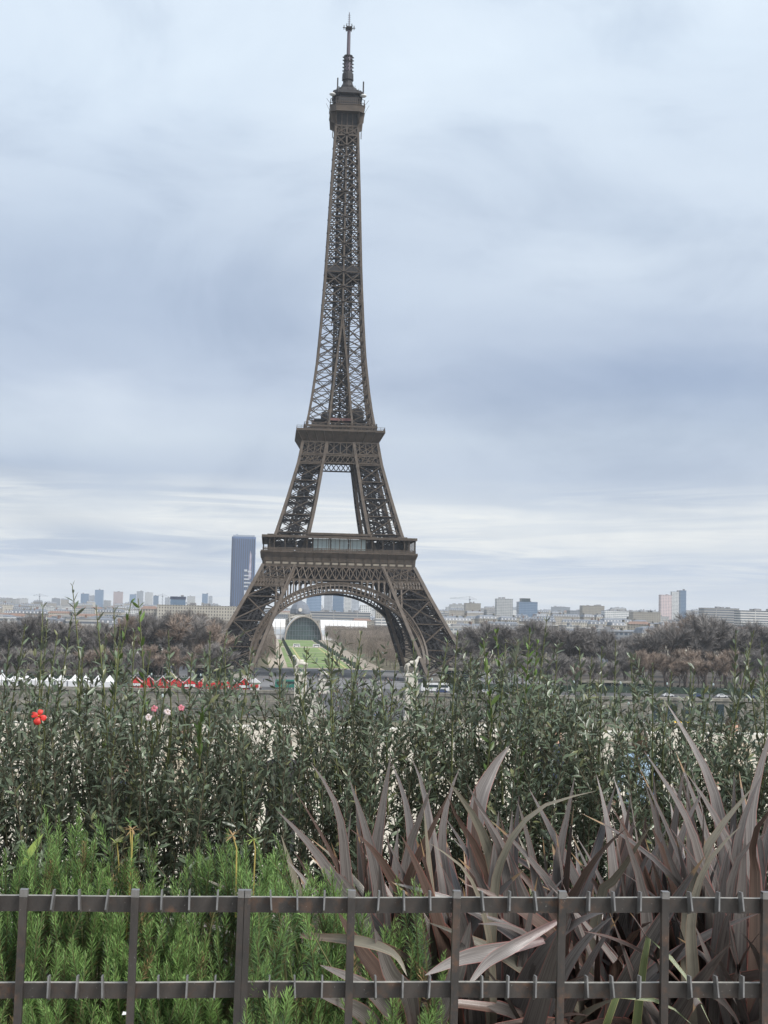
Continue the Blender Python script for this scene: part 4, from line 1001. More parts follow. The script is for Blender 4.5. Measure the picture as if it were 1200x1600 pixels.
for nm, cnt, xr, yr, z, lb in zones:
    for i in range(cnt):
        o = link('person', far_me, None, (cr.uniform(*xr), cr.uniform(*yr), z), cr.uniform(0, 6.28)); o.scale = (1, 1, cr.uniform(.92, 1.05)); tag(o, lb, 'person', 'visitors '+nm)
# horse statues on tall pedestals
def horse():
    vs = [(0,0,1.5),(.55,0,1.55),(-.6,0,1.55),(.85,0,2.0),(1.05,0,2.45),(1.4,0,2.3),(-.95,0,1.3),(-1.1,0,.7)]; rd = [.36,.36,.36,.22,.17,.1,.09,.05]
    ed = [(0,1),(0,2),(1,3),(3,4),(4,5),(2,6),(6,7)]
    for x, up in ((.6, .35), (-.7, 0)):
        for s in (-1, 1):
            b0 = len(vs); k = up if s > 0 else 0
            vs += [(x, s*.22, 1.1), (x+.1+k, s*.22, .62+k*.6), (x+k*.6, s*.22, .06+k)]; rd += [.17,.09,.08]; ed += [(1 if x > 0 else 2, b0),(b0,b0+1),(b0+1,b0+2)]
    b0 = len(vs)                                                # the man at its shoulder
    vs += [(.35,-.62,.95),(.35,-.62,1.5),(.35,-.62,1.78),(.36,-.62,2.02),(.35,-.5,.5),(.35,-.5,.05),(.3,-.75,.5),(.28,-.75,.05),(.7,-.5,1.75),(.95,-.3,2.0)]; rd += [.17,.2,.09,.13,.11,.08,.11,.08,.08,.06]
    ed += [(b0,b0+1),(b0+1,b0+2),(b0+2,b0+3),(b0,b0+4),(b0+4,b0+5),(b0,b0+6),(b0+6,b0+7),(b0+1,b0+8),(b0+8,b0+9),(1,b0+9)]
    return skin('figure', vs, ed, rd, 0, 1)
hm = horse(); hm.materials.append(M['stone_white'])
def statue(px, ybase_top, Y, label, rz, s=1.9):
    p = at(px, ybase_top, Y); o = empty('horse_statue', (p.x, Y, GZ+.2), label, 'statue'); H = p.z-(GZ+.2)
    b = MB(); b.box(-2.1, 2.1, -1.8, 1.8, 0, .9); b.box(-1.7, 1.7, -1.45, 1.45, .9, H-.7); b.box(-2.0, 2.0, -1.7, 1.7, H-.7, H-.35); b.box(-1.8, 1.8, -1.5, 1.5, H-.35, H); b.build('pedestal', M['stone_white'], o)
    f = link('figure', hm, o, (0, 0, H-.03), rz); f.scale = (s, s, s)
statue(470, 1050, 388, 'white stone horse and man statue on a pedestal, left bridge end', R(200)); statue(643, 1052, 388, 'white stone horse statue on a pedestal, right bridge end', R(10))
statue(506, 1061, 505, 'smaller white horse statue at the far left end of the bridge', R(180), 1.5); statue(640, 1064, 505, 'white horse statue at the far right end of the bridge', R(0), 1.5)
p = at(483, 1090, 330); zb = ground_at(p.x, 330)+.3; o = empty('garden_statue', (p.x, 330, zb), 'small white stone figure on a slim pedestal below the left horse statue', 'statue'); H = p.z-zb
b = MB(); b.box(-1.1, 1.1, -1.1, 1.1, 0, H); b.box(-1.4, 1.4, -1.4, 1.4, H, H+.4); b.build('pedestal', M['stone_white'], o)
sm_ = person_mesh('figure', [M['stone_white']]*4, .05, 1); f = link('figure', sm_, o, (0, 0, H+.38), R(170)); f.scale = (1.3, 1.3, 1.3)

# lamp posts along the quays
lb_ = MB(); lb_.lathe([(.28, 0), (.26, .5), (.11, .9), (.08, 5.2), (.12, 5.3)], 8); lm_ = lb_.mesh('street_lamp', [M['iron_dark_shade']])
lh = MB(); lh.lathe([(.12, 5.3), (.34, 5.6), (.30, 6.15), (.05, 6.4)], 8); lhm = lh.mesh('lantern', [M['glass_pale']])
n_ = 0
for Y, z, xs_ in ((512.3, -28.5, [-96+18*i for i in range(7)]+[62+18*i for i in range(8)]), (381, -28.1, [-70+21*i for i in range(4)]+[60+21*i for i in range(5)])):
    for x in xs_:
        side = 'left' if x < AX else 'right'; bank = 'far' if Y > 400 else 'near'
        o = tag(link('street_lamp', lm_, None, (x, Y, z)), f'dark street lamp on the {bank} river bank {side} of the bridge', 'lamp', f'street lamps on the {bank} bank, {side} side'); link('lantern', lhm, o)
# ------------------------------------------------------------------ vehicles and boats
def car_proto():
    o = empty('parked_car', (0, 0, 0), 'car', 'car'); b = MB()
    pr = [(-2.1, .3), (-2.15, .8), (-1.7, .95), (-1.1, 1.42), (.5, 1.45), (1.1, .98), (2.0, .85), (2.12, .35)]
    for s in (-1, 1): b.face([(x, s*.86*(1 if z < 1.2 else .82), z) for x, z in (pr if s < 0 else pr[::-1])])
    for (x0, z0), (x1, z1) in zip(pr, pr[1:]+pr[:1]):
        a = .86*(1 if z0 < 1.2 else .82); c = .86*(1 if z1 < 1.2 else .82); b.face([(x0, -a, z0), (x0, a, z0), (x1, c, z1), (x1, -c, z1)])
    b.build('body', M['paint_any'], o)
    g_ = MB()
    for s in (-1, 1): g_.face([(-1.45, s*.87, 1.0), (.85, s*.87, 1.0), (.42, s*.735, 1.36), (-1.05, s*.735, 1.36)])
    g_.build('windows', M['glass_dark'], o)
    for x in (-1.3, 1.3):
        for s in (-1, 1):
            wv = MB(); wv.lathe([(.31, -.1), (.33, 0), (.31, .1)], 10); wo_ = wv.build('wheel', M['rubber'], o); wo_.rotation_euler = (R(90), 0, 0); wo_.location = (x, s*.82, .33)
    return o
def place(pxs, Y, proto, label, group, z=-28.44, rz=0):
    for i, (px, py) in enumerate(pxs):
        o = proto if not proto.get('used') else copy_tree(proto); proto['used'] = 1
        p = at(px, py, Y); o.location = (p.x, Y+random.uniform(-1, 1), z); o.rotation_euler = (0, 0, rz+random.choice((0, math.pi)))
        tag(o, label(i), None, group)
cp = car_proto()
place([(690, 1060), (712, 1060), (760, 1060), (812, 1060), (868, 1062), (1012, 1070), (1044, 1070), (1088, 1072), (1128, 1072), (1172, 1073)], 528, cp,
      lambda i: f'{ORD[i]} car from the left along the quay road right of the bridge', 'cars along the quay road')
def bus_proto(name, wall, label, px, Y, ln, ht, z=-28.44):
    p = at(px, 1060, Y); o = empty(name, (p.x, Y, z), label, 'bus' if 'bus' in name else 'van'); b = MB(); w2 = 1.22
    b.hexa([(-ln/2, -w2, .35), (ln/2, -w2, .35), (ln/2, w2, .35), (-ln/2, w2, .35)], [(-ln/2, -w2, ht*.5), (ln/2, -w2, ht*.5), (ln/2, w2, ht*.5), (-ln/2, w2, ht*.5)]); b.hexa([(-ln/2, -w2, ht*.5), (ln/2, -w2, ht*.5), (ln/2, w2, ht*.5), (-ln/2, w2, ht*.5)], [(-ln/2+.15, -w2+.1, ht), (ln/2-.3, -w2+.1, ht), (ln/2-.3, w2-.1, ht), (-ln/2+.15, w2-.1, ht)])
    b.build('body', wall, o); b = MB()
    for s in (-1, 1): b.box(-ln/2+.6, ln/2-.5, s*1.2-.03, s*1.2+.03, ht*.5, ht*.82)
    b.build('windows', M['glass_dark'], o)
    for x in (-ln*.32, ln*.32):
        for s in (-1, 1): wv = MB(); wv.lathe([(.43, -.13), (.46, 0), (.43, .13)], 10); q = wv.build('wheel', M['rubber'], o); q.rotation_euler = (R(90), 0, 0); q.location = (x, s*1.15, .46)
bus_proto('tour_bus', M['white'], 'white tour bus on the quay road right of the bridge end', 680, 534, 11, 3.3)
bus_proto('tour_bus', mat('bus_green', (.03, .16, .12), .4), 'green tour bus on the quay road left of the bridge', 452, 540, 11, 3.3)
bus_proto('delivery_van', M['white'], 'white van parked by the lawn crossing under the arch', 462, 1165, 6, 2.6); bus_proto('delivery_van', M['white'], 'white van on the right of the lawn crossing under the arch', 493, 1168, 6, 2.6)
def boat(px, py, Y, ln, label, yellow):
    p = at(px, py, Y); o = empty('tour_boat', (p.x, Y, -34.4), label, 'boat'); b = MB(); h = ln/2
    b.hexa([(-h*.95, -1.8, -.4), (h*.85, -1.8, -.4), (h*.92, 0, -.4), (h*.85, 1.8, -.4), (-h*.95, 1.8, -.4)], [(-h, -2.7, 1.3), (h*.88, -2.7, 1.3), (h, 0, 1.5), (h*.88, 2.7, 1.3), (-h, 2.7, 1.3)]); b.build('hull', M['white'], o)
    b = MB(); b.hexa([(-h*.85, -2.3, 1.3), (h*.7, -2.3, 1.3), (h*.7, 2.3, 1.3), (-h*.85, 2.3, 1.3)], [(-h*.82, -2.0, 3.0), (h*.6, -2.0, 3.0), (h*.6, 2.0, 3.0), (-h*.82, 2.0, 3.0)]); b.build('cabin', M['glass_dark'], o)
    b = MB(); b.box(-h*.88, h*.66, -2.4, 2.4, 3.0, 3.25); b.build('roof', M['white'], o)
    if yellow:
        b = MB(); 
        for i in range(4): b.hexa([(-h*.5+i*1.9, -1.5, 3.26), (-h*.5+i*1.9+1.5, -1.5, 3.26), (-h*.5+i*1.9+1.5, 1.5, 3.26), (-h*.5+i*1.9, 1.5, 3.26)], [(-h*.5+i*1.9+.2, -1.3, 3.8), (-h*.5+i*1.9+1.3, -1.3, 3.8), (-h*.5+i*1.9+1.3, 1.3, 3.8), (-h*.5+i*1.9+.2, 1.3, 3.8)])
        b.build('life_raft', M['yellow'], o)
boat(1095, 1125, 430, 44, 'white tour boat with yellow rafts moored on the river, right side', True); boat(870, 1128, 425, 36, 'white low tour boat on the river, nearer the bridge', False)

# ------------------------------------------------------------------ bare winter trees
def bare_tree(seed, h, wide, ntw, clipped=False):
    rr = random.Random(seed); t = MB(); tw = MB()
    tips = []
    def limb(p, d, ln, r, lev):
        q = p+d*ln; mid = (p+q)/2+V((rr.uniform(-1, 1), rr.uniform(-1, 1), 0))*ln*.06
        t.tube([p, mid, q], [r, r*.8, r*.55], 5 if lev < 2 else 3)
        if lev >= 3: tips.append((p, q)); return
        if lev >= 2: tips.append((p, q))
        for k in range(4 if lev == 0 else 3):
            a = rr.uniform(0, 6.283); sp = rr.uniform(.35, .8)*(1 if lev else .8)
            nd_ = (d+V((math.cos(a), math.sin(a), rr.uniform(-.1, .3)))*sp*wide).normalized(); limb(p+(q-p)*rr.uniform(.6, 1), nd_, ln*rr.uniform(.55, .8), r*.5, lev+1)
    limb(V((0, 0, 0)), V((0, 0, 1)), h*.34, h*.016, 0)
    for i in range(ntw):
        if clipped:
            p = V((rr.uniform(-1, 1)*wide, rr.uniform(-1, 1)*wide, h*.22+rr.random()**.7*h*.78))
            d = V((rr.uniform(-.5, .5), rr.uniform(-.5, .5), 1)).normalized(); ln = h*.10
            ln = min(ln, max(.4, h-p.z))
        else:
            a, b_ = rr.choice(tips); p = a.lerp(b_, rr.random()**.6); d = ((b_-a).normalized()+V((rr.gauss(0, .6), rr.gauss(0, .6), rr.gauss(.25, .45)))).normalized(); ln = h*rr.uniform(.05, .13)
        s = d.cross(V((rr.gauss(0, 1), rr.gauss(0, 1), rr.gauss(0, 1)))).normalized()*h*rr.uniform(.0016, .0034)
        q = p+d*ln; tw.face([p-s, p+s, q])
        if rr.random() < .7:
            d2 = (d+V((rr.gauss(0, .5), rr.gauss(0, .5), rr.gauss(0, .4)))).normalized(); p2 = p+d*ln*.5; tw.face([p2-s*.8, p2+s*.8, p2+d2*ln*.7])
    zs = sorted(v[2] for v in tw.v); k = h/zs[int(len(zs)*.985)]
    for b_ in (t, tw): b_.v = [(x*(k if not clipped else 1), y*(k if not clipped else 1), z*k) for x, y, z in b_.v]
    return t.mesh('trunk', [M['bark']]), tw
def tree_thing(name, tm, cm, loc, s, rz, label, group, cat='tree'):
    o = link(name, tm, None, loc, rz); o.scale = (s[0], s[0], s[1]); tag(o, label, cat, group); link('crown', cm, o); return o
protos = []
for sd_ in range(6):
    tm, tw = bare_tree(100+sd_, 24, 1.15 if sd_ % 2 else .95, 3000); protos.append((tm, tw.mesh('crown', [M['twig']]), tw.mesh('crown', [M['twig_warm']])))
rt = random.Random(33)
def belt(x0, x1, tops, Ys, step, label, group, warm=0):
    for Y in Ys:
        px = x0+rt.uniform(0, step)
        while px < x1:
            yt = lerp(tops, px)+rt.uniform(-9, 9); p = at(px, yt, Y); h = p.z-GZ
            if not (abs(p.x-AX) < 66 and 590 < Y < 735):
                tm, c1, c2 = rt.choice(protos); wm = rt.random() < warm; nm = 'warm brown' if wm else 'grey-brown'
                tree_thing('bare_tree', tm, c2 if wm else c1, (p.x, Y, GZ-.3), (h/24*rt.uniform(.95, 1.2), h/24), rt.uniform(0, 6.28), f'{nm} leafless tree {label}', f'{nm} leafless trees {group}')
            px += step*rt.uniform(.8, 1.25)
topsL = [(-40, 985), (60, 968), (130, 985), (200, 972), (250, 962), (300, 964), (360, 972), (420, 985)]
topsR = [(640, 985), (720, 978), (800, 975), (880, 980), (960, 990), (1020, 1000), (1050, 975), (1090, 966), (1130, 972), (1200, 990), (1240, 985)]
belt(-40, 372, topsL, (575, 620, 690, 760), 27, 'in the belt left of the tower', 'left of the tower', .15)
belt(705, 1240, topsR, (585, 640, 700), 28, 'in the belt right of the tower', 'right of the tower', .1)
lowL = [(-40, 1020), (420, 1012)]; lowR = [(640, 1025), (900, 1030), (1000, 1022), (1240, 1025)]
belt(-30, 362, lowL, (553, 563), 23, 'low in front of the taller trees, left', 'low along the left quay', .3)
belt(715, 985, lowR, (556, 572), 27, 'low in front of the taller trees, right', 'low along the right quay', .1)
belt(985, 1160, lowR, (556, 566), 24, 'low in front of the taller trees, right', 'low along the right quay', .9)
belt(1160, 1230, lowR, (556, 572), 27, 'low in front of the taller trees, right', 'low along the right quay', .1)
tmc, twc = bare_tree(300, 15.5, 9.5, 5200, True); clip_c = twc.mesh('crown', [M['twig_clipped']])
for side, nm in ((-1, 'left'), (1, 'right')):
    for row in (0, 1, 2):
        for i in range(14 if row else 30):
            Y = 742+23.5*i*(1 if row == 0 else 2.1)+row*6
            if Y > 1445 or abs(Y-1165) < 15: continue
            s = rt.uniform(.86, 1.10); tree_thing('clipped_tree', tmc, clip_c, (AX+side*(37+21*row), Y, GZ-.2), (s, s*(1+.08*row)), rt.choice((0, 1.57, 3.14, 4.71)), f'square-clipped brown leafless tree on the {nm} side of the lawn', f'clipped trees on the {nm} of the lawn')
# dark clipped hedges along the quay gardens
def long_hedge(xa, xb, Y, h, label):
    rr = random.Random(int(xa)); b = MB(); n = int((xb-xa)*9); b.box(0, xb-xa, -.6, .6, 0, h*.8)
    for i in range(n):
        p = V((rr.uniform(0, xb-xa), rr.uniform(-.9, .9), rr.uniform(.1, h))); d = V((rr.gauss(0, 1), rr.gauss(-.4, .6), rr.gauss(.6, .6))).normalized()*.7; s_ = d.cross(rv_(rr)).normalized()*.3; b.face([p-s_, p+s_, p+d])
    o = b.build('garden_hedge', M['evergreen'], None, False, (xa, Y, GZ-.1)); tag(o, label, 'hedge')
def rv_(r): return V((r.gauss(0, 1), r.gauss(0, 1), r.gauss(0, 1)))
long_hedge(-150, -8, 551.5, 3.4, 'dark clipped hedge along the quay gardens left of the tower'); long_hedge(72, 250, 551.5, 3.2, 'dark clipped hedge along the quay gardens right of the tower')
# small dark cones and evergreen trees
def cone_mesh(r, h, n, seed):
    b = MB(); rr = random.Random(seed)
    for i in range(n):
        t = rr.random(); z = h*(.06+.94*t); q = r*(1-t)**.8*(1 if t > .1 else .7+3*t); a = rr.uniform(0, 6.283); rad = q*rr.random()**.35
        p = V((rad*math.cos(a), rad*math.sin(a), z)); d = V((math.cos(a), math.sin(a), rr.uniform(.1, 1.0))).normalized()*h*.09; s = d.cross(V((rr.gauss(0, 1), rr.gauss(0, 1), 1))).normalized()*h*.03
        b.face([p-s, p+s, p+d])
    return b
cy_ = cone_mesh(1.5, 3.6, 260, 4); cy_.lathe([(1.25, .1), (1.2, .5), (.7, 2.1), (.1, 3.5)], 9); cm_ = cy_.mesh('cone_yew', [M['evergreen']])
for s, nm in ((-1, 'left'), (1, 'right')):
    for i in range(22): tag(link('cone_yew', cm_, None, (AX+s*16, 746+31*i, GZ-.1), i*1.3), f'small dark cone-clipped yew along the {nm} edge of the lawn', 'shrub', f'cone yews along the {nm} lawn edge')
eg = cone_mesh(5.5, 15, 2600, 9); egm = eg.mesh('crown', [M['evergreen']]); ygm = cone_mesh(4.5, 6.5, 1800, 12).mesh('crown', [M['yellow_green']])
tk = MB(); tk.tube([(0, 0, 0), (0, 0, 6)], [.4, .2], 6); tkm = tk.mesh('trunk', [M['bark']])
for px, Y, s, lb in ((180, 566, 1.0, 'dark evergreen tree among bare trees on the left'), (240, 610, 1.1, 'dark evergreen tree among bare trees nearer the tower'), (600, 905, .85, 'small dark evergreen tree seen under the right side of the arch')):
    p = at(px, 1040, Y); tree_thing('evergreen_tree', tkm, egm, (p.x, Y, GZ-.2), (s, s), 0, lb, None)
for px, Y, lb in ((186, 552, 'yellow-green bush behind the right end of the white tents'), (700, 556, 'yellow-green bush by the right foot of the tower')):
    p = at(px, 1050, Y); tree_thing('garden_bush', tkm, ygm, (p.x, Y, GZ-.2), (1.1, .9), 0, lb, None, 'bush')

# ------------------------------------------------------------------ people on the lower terrace, beyond the hedge
def walker(px, Y, rz, coat, legs, hair, long_, label, step=.06):
    p = at(px, 1200, Y); me = person_mesh('person', [M['skin'], coat, legs, M['rubber']], step, 1, .04)
    o = link('person', me, None, (p.x, Y, -1.5), rz); tag(o, label, 'person')
    h = hairmesh(long_); h.build('hair', hair, o, True); return o
hb = M['hair_brown']
walker(190, 13.4, R(160), M['navy'], M['beige_cloth'], hb, False, 'person in navy jacket and beige trousers, half hidden low behind the hedge')
walker(868, 17.5, R(20), M['navy'], M['navy'], hb, False, 'person in dark navy coat seen through the hedge right of the tower')
walker(998, 16.6, R(185), M['light_blue'], M['black_cloth'], hb, True, 'person with long brown hair and light blue jacket behind the hedge', .03)
walker(440, 15.2, R(190), M['black_cloth'], M['black_cloth'], hb, True, 'person in black standing behind the hedge below the arch')
walker(1145, 19.0, R(0), M['cream_cloth'], M['black_cloth'], hb, False, 'person in cream coat behind the right end of the hedge')
walker(286, 17.0, R(10), M['cream_cloth'], M['beige_cloth'], hb, True, 'person in cream coat behind the left part of the hedge')

# ------------------------------------------------------------------ foliage made of many small leaves
import numpy as np
LEAF_T = np.array([(0,0,0),(.28,-.40,.10),(.30,0,-.04),(.28,.40,.10),(.64,-.40,.05),(.66,0,-.08),(.64,.40,.05),(1,0,-.16)])
LEAF_F = [(0,2,1),(0,3,2),(1,2,5,4),(2,3,6,5),(4,5,7),(5,6,7)]
NEED_T = np.array([(0,0,0),(.45,-.5,.1),(1,0,.25),(.45,.5,.1)]); NEED_F = [(0,3,2,1)]
class Leaves:
    def __init__(s): s.p = []; s.d = []; s.n = []; s.l = []; s.w = []; s.k = []
    def add(s, p, d, n, l, w, k=0): s.p.append(tuple(p)); s.d.append(tuple(d)); s.n.append(tuple(n)); s.l.append(l); s.w.append(w); s.k.append(k)
    def build(s, name, mats, parent, T, Fc):
        P, D, Nn = (np.array(x, float) for x in (s.p, s.d, s.n)); l = np.array(s.l)[:, None, None]; w_ = np.array(s.w)[:, None, None]
        D /= np.linalg.norm(D, axis=1)[:, None]; S = np.cross(D, Nn); S /= np.linalg.norm(S, axis=1)[:, None]+1e-9; Nn = np.cross(S, D)
        v = P[:, None]+D[:, None]*T[None, :, 0:1]*l+S[:, None]*T[None, :, 1:2]*w_+Nn[:, None]*T[None, :, 2:3]*w_
        n, c = v.shape[:2]; me = bpy.data.meshes.new(name); fl = []
        base = np.arange(n)*c; nf = len(Fc)
        F = [(base[:, None]+np.array(f)[None]).tolist() for f in Fc]
        faces = [F[j][i] for i in range(n) for j in range(nf)]
        me.from_pydata(v.reshape(-1, 3).tolist(), [], faces)
        for x in (mats if isinstance(mats, list) else [mats]): me.materials.append(x)
        if any(s.k): me.polygons.foreach_set('material_index', np.repeat(np.array(s.k, dtype=np.int32), nf))
        me.polygons.foreach_set('use_smooth', [True]*len(faces)) if len(T) > 4 else None
        me.update(); return link(name, me, parent)

rh = random.Random(77)
M['privet'] = leafmat('privet', (.110, .142, .086), (.17, .19, .135), .34, .5, .5, (.90, (.15, .16, .07)), .10)
M['privet_young'] = leafmat('privet_young', (.10, .17, .035), (.12, .18, .05), .38, .3, .5, None, .25)
M['stem'] = mat('stem', (.11, .092, .06), .8, .25, 30)
M['stem_green'] = mat('stem_green', (.12, .13, .05), .7, .2, 30)
def rv(r, s=1): return V((r.gauss(0, s), r.gauss(0, s), r.gauss(0, s)))
def leafy(lv, P, t0, gap, L, rr, k=0, up=.60, start=.0):
    """opposite leaf pairs up a twig given by points P"""
    d = 0; turn = rr.uniform(0, 3.14); seg = list(zip(P, P[1:])); tot = sum((b-a).length for a, b in seg); s = start*tot
    while s < tot:
        acc = 0
        for a, b in seg:
            ln = (b-a).length
            if s <= acc+ln: p = a.lerp(b, (s-acc)/ln); ax = (b-a).normalized(); break
            acc += ln
        u = ax.cross(V((math.cos(turn), math.sin(turn), .3))).normalized(); f = s/tot
        for sg in (-1, 1):
            if rr.random() < .06: continue
            o = u*sg+rv(rr, .22); dr = (o*(1-up*.45)+ax*up*(.75+.5*f)+rv(rr, .12)).normalized()
            nn = ax-o*.35+rv(rr, .35); l = L*rr.uniform(.6, 1.3)*(1-.45*max(0, f-.8)/.2)
            lv.add(p, dr, nn, l, l*rr.uniform(.27, .37), k)
        turn += 1.57+rr.uniform(-.4, .4); s += gap*rr.uniform(.75, 1.3)
HG = empty('evergreen_hedge', (.5, 4.4, .34), 'dark green small-leaved evergreen hedge with upright shoots across the picture', 'hedge')
HG['label'] = 'dark green small-leaved evergreen hedge with tall upright shoots, behind the rosemary and flax'
HO = V((.5, 4.4, .34))
lv = Leaves(); st_mb = MB()
def twig_path(p, d, ln, rr, wob=.05, n=4):
    P = [p]
    for i in range(n): d = (d+rv(rr, wob)).normalized(); P.append(P[-1]+d*(ln/n))
    return P
GAPS = [(at(455, 1160, 4.4).x, .08), (at(660, 1160, 4.4).x, .09), (at(310, 1200, 4.4).x, .05), (at(1060, 1150, 4.4).x, .12), (at(30, 1200, 4.4).x, .07), (at(830, 1180, 4.4).x, .06), (at(1160, 1150, 4.4).x, .07)]
x = -1.45
while x < 3.1:
    x += rh.uniform(.0024, .0056)
    if any(abs(x-gx) < gw for gx, gw in GAPS) and rh.random() < .34: continue
    y = rh.uniform(3.98, 4.78); b0 = V((x, y, .34))-HO
    top = rh.gauss(1.258, .068)+.04*math.sin(x*3.1)+.03*math.sin(x*7.7+1)
    P = twig_path(b0, V((rh.gauss(0, .10), rh.gauss(0, .06), 1)).normalized(), top-.34, rh, .05, 6)
    st_mb.tube(P, [.0040, .0034, .0028, .0022, .0016, .0012, .0008], 4)
    leafy(lv, P, 0, .0195, .033, rh, start=.30)
    for k in range(4):
        i = rh.randint(1, 5); a = rh.uniform(0, 6.28); q = P[i].lerp(P[i+1], rh.random()) if i < 6 else P[i]
        T = twig_path(q, V((math.cos(a)*.55, math.sin(a)*.5, 1)).normalized(), rh.uniform(.10, .26), rh, .10, 3)
        st_mb.tube(T, [.0016, .0012, .001, .0007], 3); leafy(lv, T, 0, .0175, .033, rh, start=.1)
lv.build('foliage', [M['privet']], HG, LEAF_T, LEAF_F); st_mb.build('stems', M['stem'], HG)
# tall shoots standing above the mass
shoots = [(15,1000),(40,975),(67,950),(74,968),(90,990),(113,915),(112,965),(130,1010),(150,945),(165,990),(178,950),(188,975),(205,940),(216,935),(210,985),(235,1015),(263,985),(265,1020),(300,1020),(328,990),(355,985),
 (352,1015),(395,1010),(437,1005),(455,1025),(480,1010),(510,990),(520,1010),(548,1025),(565,985),(566,1010),(590,1015),(620,1020),(645,1000),(672,1030),(700,1000),(715,985),(735,1020),(755,1000),(775,985),(790,1005),(810,1000),(828,985),
 (855,960),(840,1000),(872,1005),(905,1010),(925,1025),(940,1010),(962,1000),(985,1020),(1020,1040),(1050,1050),(1085,1045),(1080,1040),(1115,1050),(1150,985),(1165,1015),(1178,985),(1190,1000),(-25,990),(1230,1000)]
YOUNG = {205, 216, 840, 775, 828, 755}
for px, py in shoots:
    Y = rh.uniform(4.05, 4.6); tip = at(px, py, Y)-HO; ln = rh.uniform(.42, .55)
    p0 = tip+V((rh.gauss(0, .045), rh.gauss(0, .04), -ln)); m1 = p0.lerp(tip, .5)+V((rh.gauss(0, .012), 0, 0))
    s_ = MB(); s_.tube([p0, m1, tip], [.0032, .0024, .0012], 4); yg = px in YOUNG
    o = s_.build('shoot', M['stem_green'], HG)
    if yg: o['label'] = 'brighter green young shoot'
    l2 = Leaves(); leafy(l2, [p0, m1, tip], 0, .027, .036, rh, start=.05, up=.75); l2.build('leaves', [M['privet_young' if yg else 'privet']], o, LEAF_T, LEAF_F)
# one pale green tuft low in the hedge
l2 = Leaves(); c = at(313, 1135, 4.0)-HO; s_ = MB(); P = [c+V((0, .02, -.12)), c, c+V((.004, 0, .05))]; s_.tube(P, [.003, .003, .002], 4); o = s_.build('shoot', M['stem_green'], HG); o['label'] = 'pale bright green leaf tuft'
leafy(l2, P, 0, .016, .045, rh, up=1.0, start=.2); l2.build('leaves', [M['privet_young']], o, LEAF_T, LEAF_F)
# flowers in the hedge
def flower(name, px, py, Y, n, r, mt, label, centre, face, group=None):
    p = at(px, py, Y); b = MB(); o = empty(name, p, label, 'flower', group); fz = V(face).normalized(); a_ = fz.cross(V((0, 0, 1))).normalized(); c_ = a_.cross(fz)
    for i in range(n):
        t = 2*math.pi*i/n+.3; u = a_*math.cos(t)+c_*math.sin(t); s = fz.cross(u); rr_ = r*rh.uniform(.85, 1.15); row = []
        for f, w_, z in ((.08, .08, 0), (.4, .36, .12), (.72, .46, .14), (.95, .30, -.02), (1.04, .08, -.10)):
            row.append([u*(rr_*f)+s*(rr_*w_*q*rh.uniform(.7, 1.1))+fz*(rr_*(z-.16*abs(q)+rh.uniform(-.09, .09))) for q in (-1, 0, 1)])
        bb = len(b.v)
        for q in row: b.v.extend(tuple(x) for x in q)
        for i2 in range(4):
            for j in range(2): b.f.append((bb+i2*3+j, bb+i2*3+j+1, bb+i2*3+j+4, bb+i2*3+j+3)); b.m.append(0)
    b.build('petals', mt, o, True); b = MB(); b.tube([V((0,0,0)), fz*(r*.55)], [r*.08, r*.06], 6); b.build('stamen', centre, o)
    b = MB(); b.tube([V((0, .01, 0)), V((.01, .05, -.05)), V((0, .10, -.16))], .002, 4); b.build('stalk', M['stem_green'], o)
M['petal_red'] = mat('petal_red', (.60, .04, .03), .55, .2, 60); M['petal_pink'] = mat('petal_pink', (.50, .16, .20), .55, .25, 60); M['petal_white'] = mat('petal_white', (.55, .46, .45), .55, .15, 60)
flower('red_flower', 61, 1119, 3.93, 4, .022, M['petal_red'], 'single bright red flower among the dark hedge leaves on the left', M['yellow'], (.1, -1, .25))
for px, py, mt, lb in ((240, 1107, 'petal_pink', 'deep pink blossom in the hedge, left of the pale ones'), (262, 1112, 'petal_white', 'pale pinkish blossom in the hedge beside the deep pink one'), (232, 1121, 'petal_white', 'lowest pale blossom of the small cluster in the hedge'), (283, 1106, 'petal_pink', 'small pink blossom at the right of the hedge cluster')):
    flower('pink_blossom', px, py, 3.98, 5, .010, M[mt], lb, M['yellow'], (rh.uniform(-.4, .4), -1, .3), 'pink and pale blossoms in the hedge')

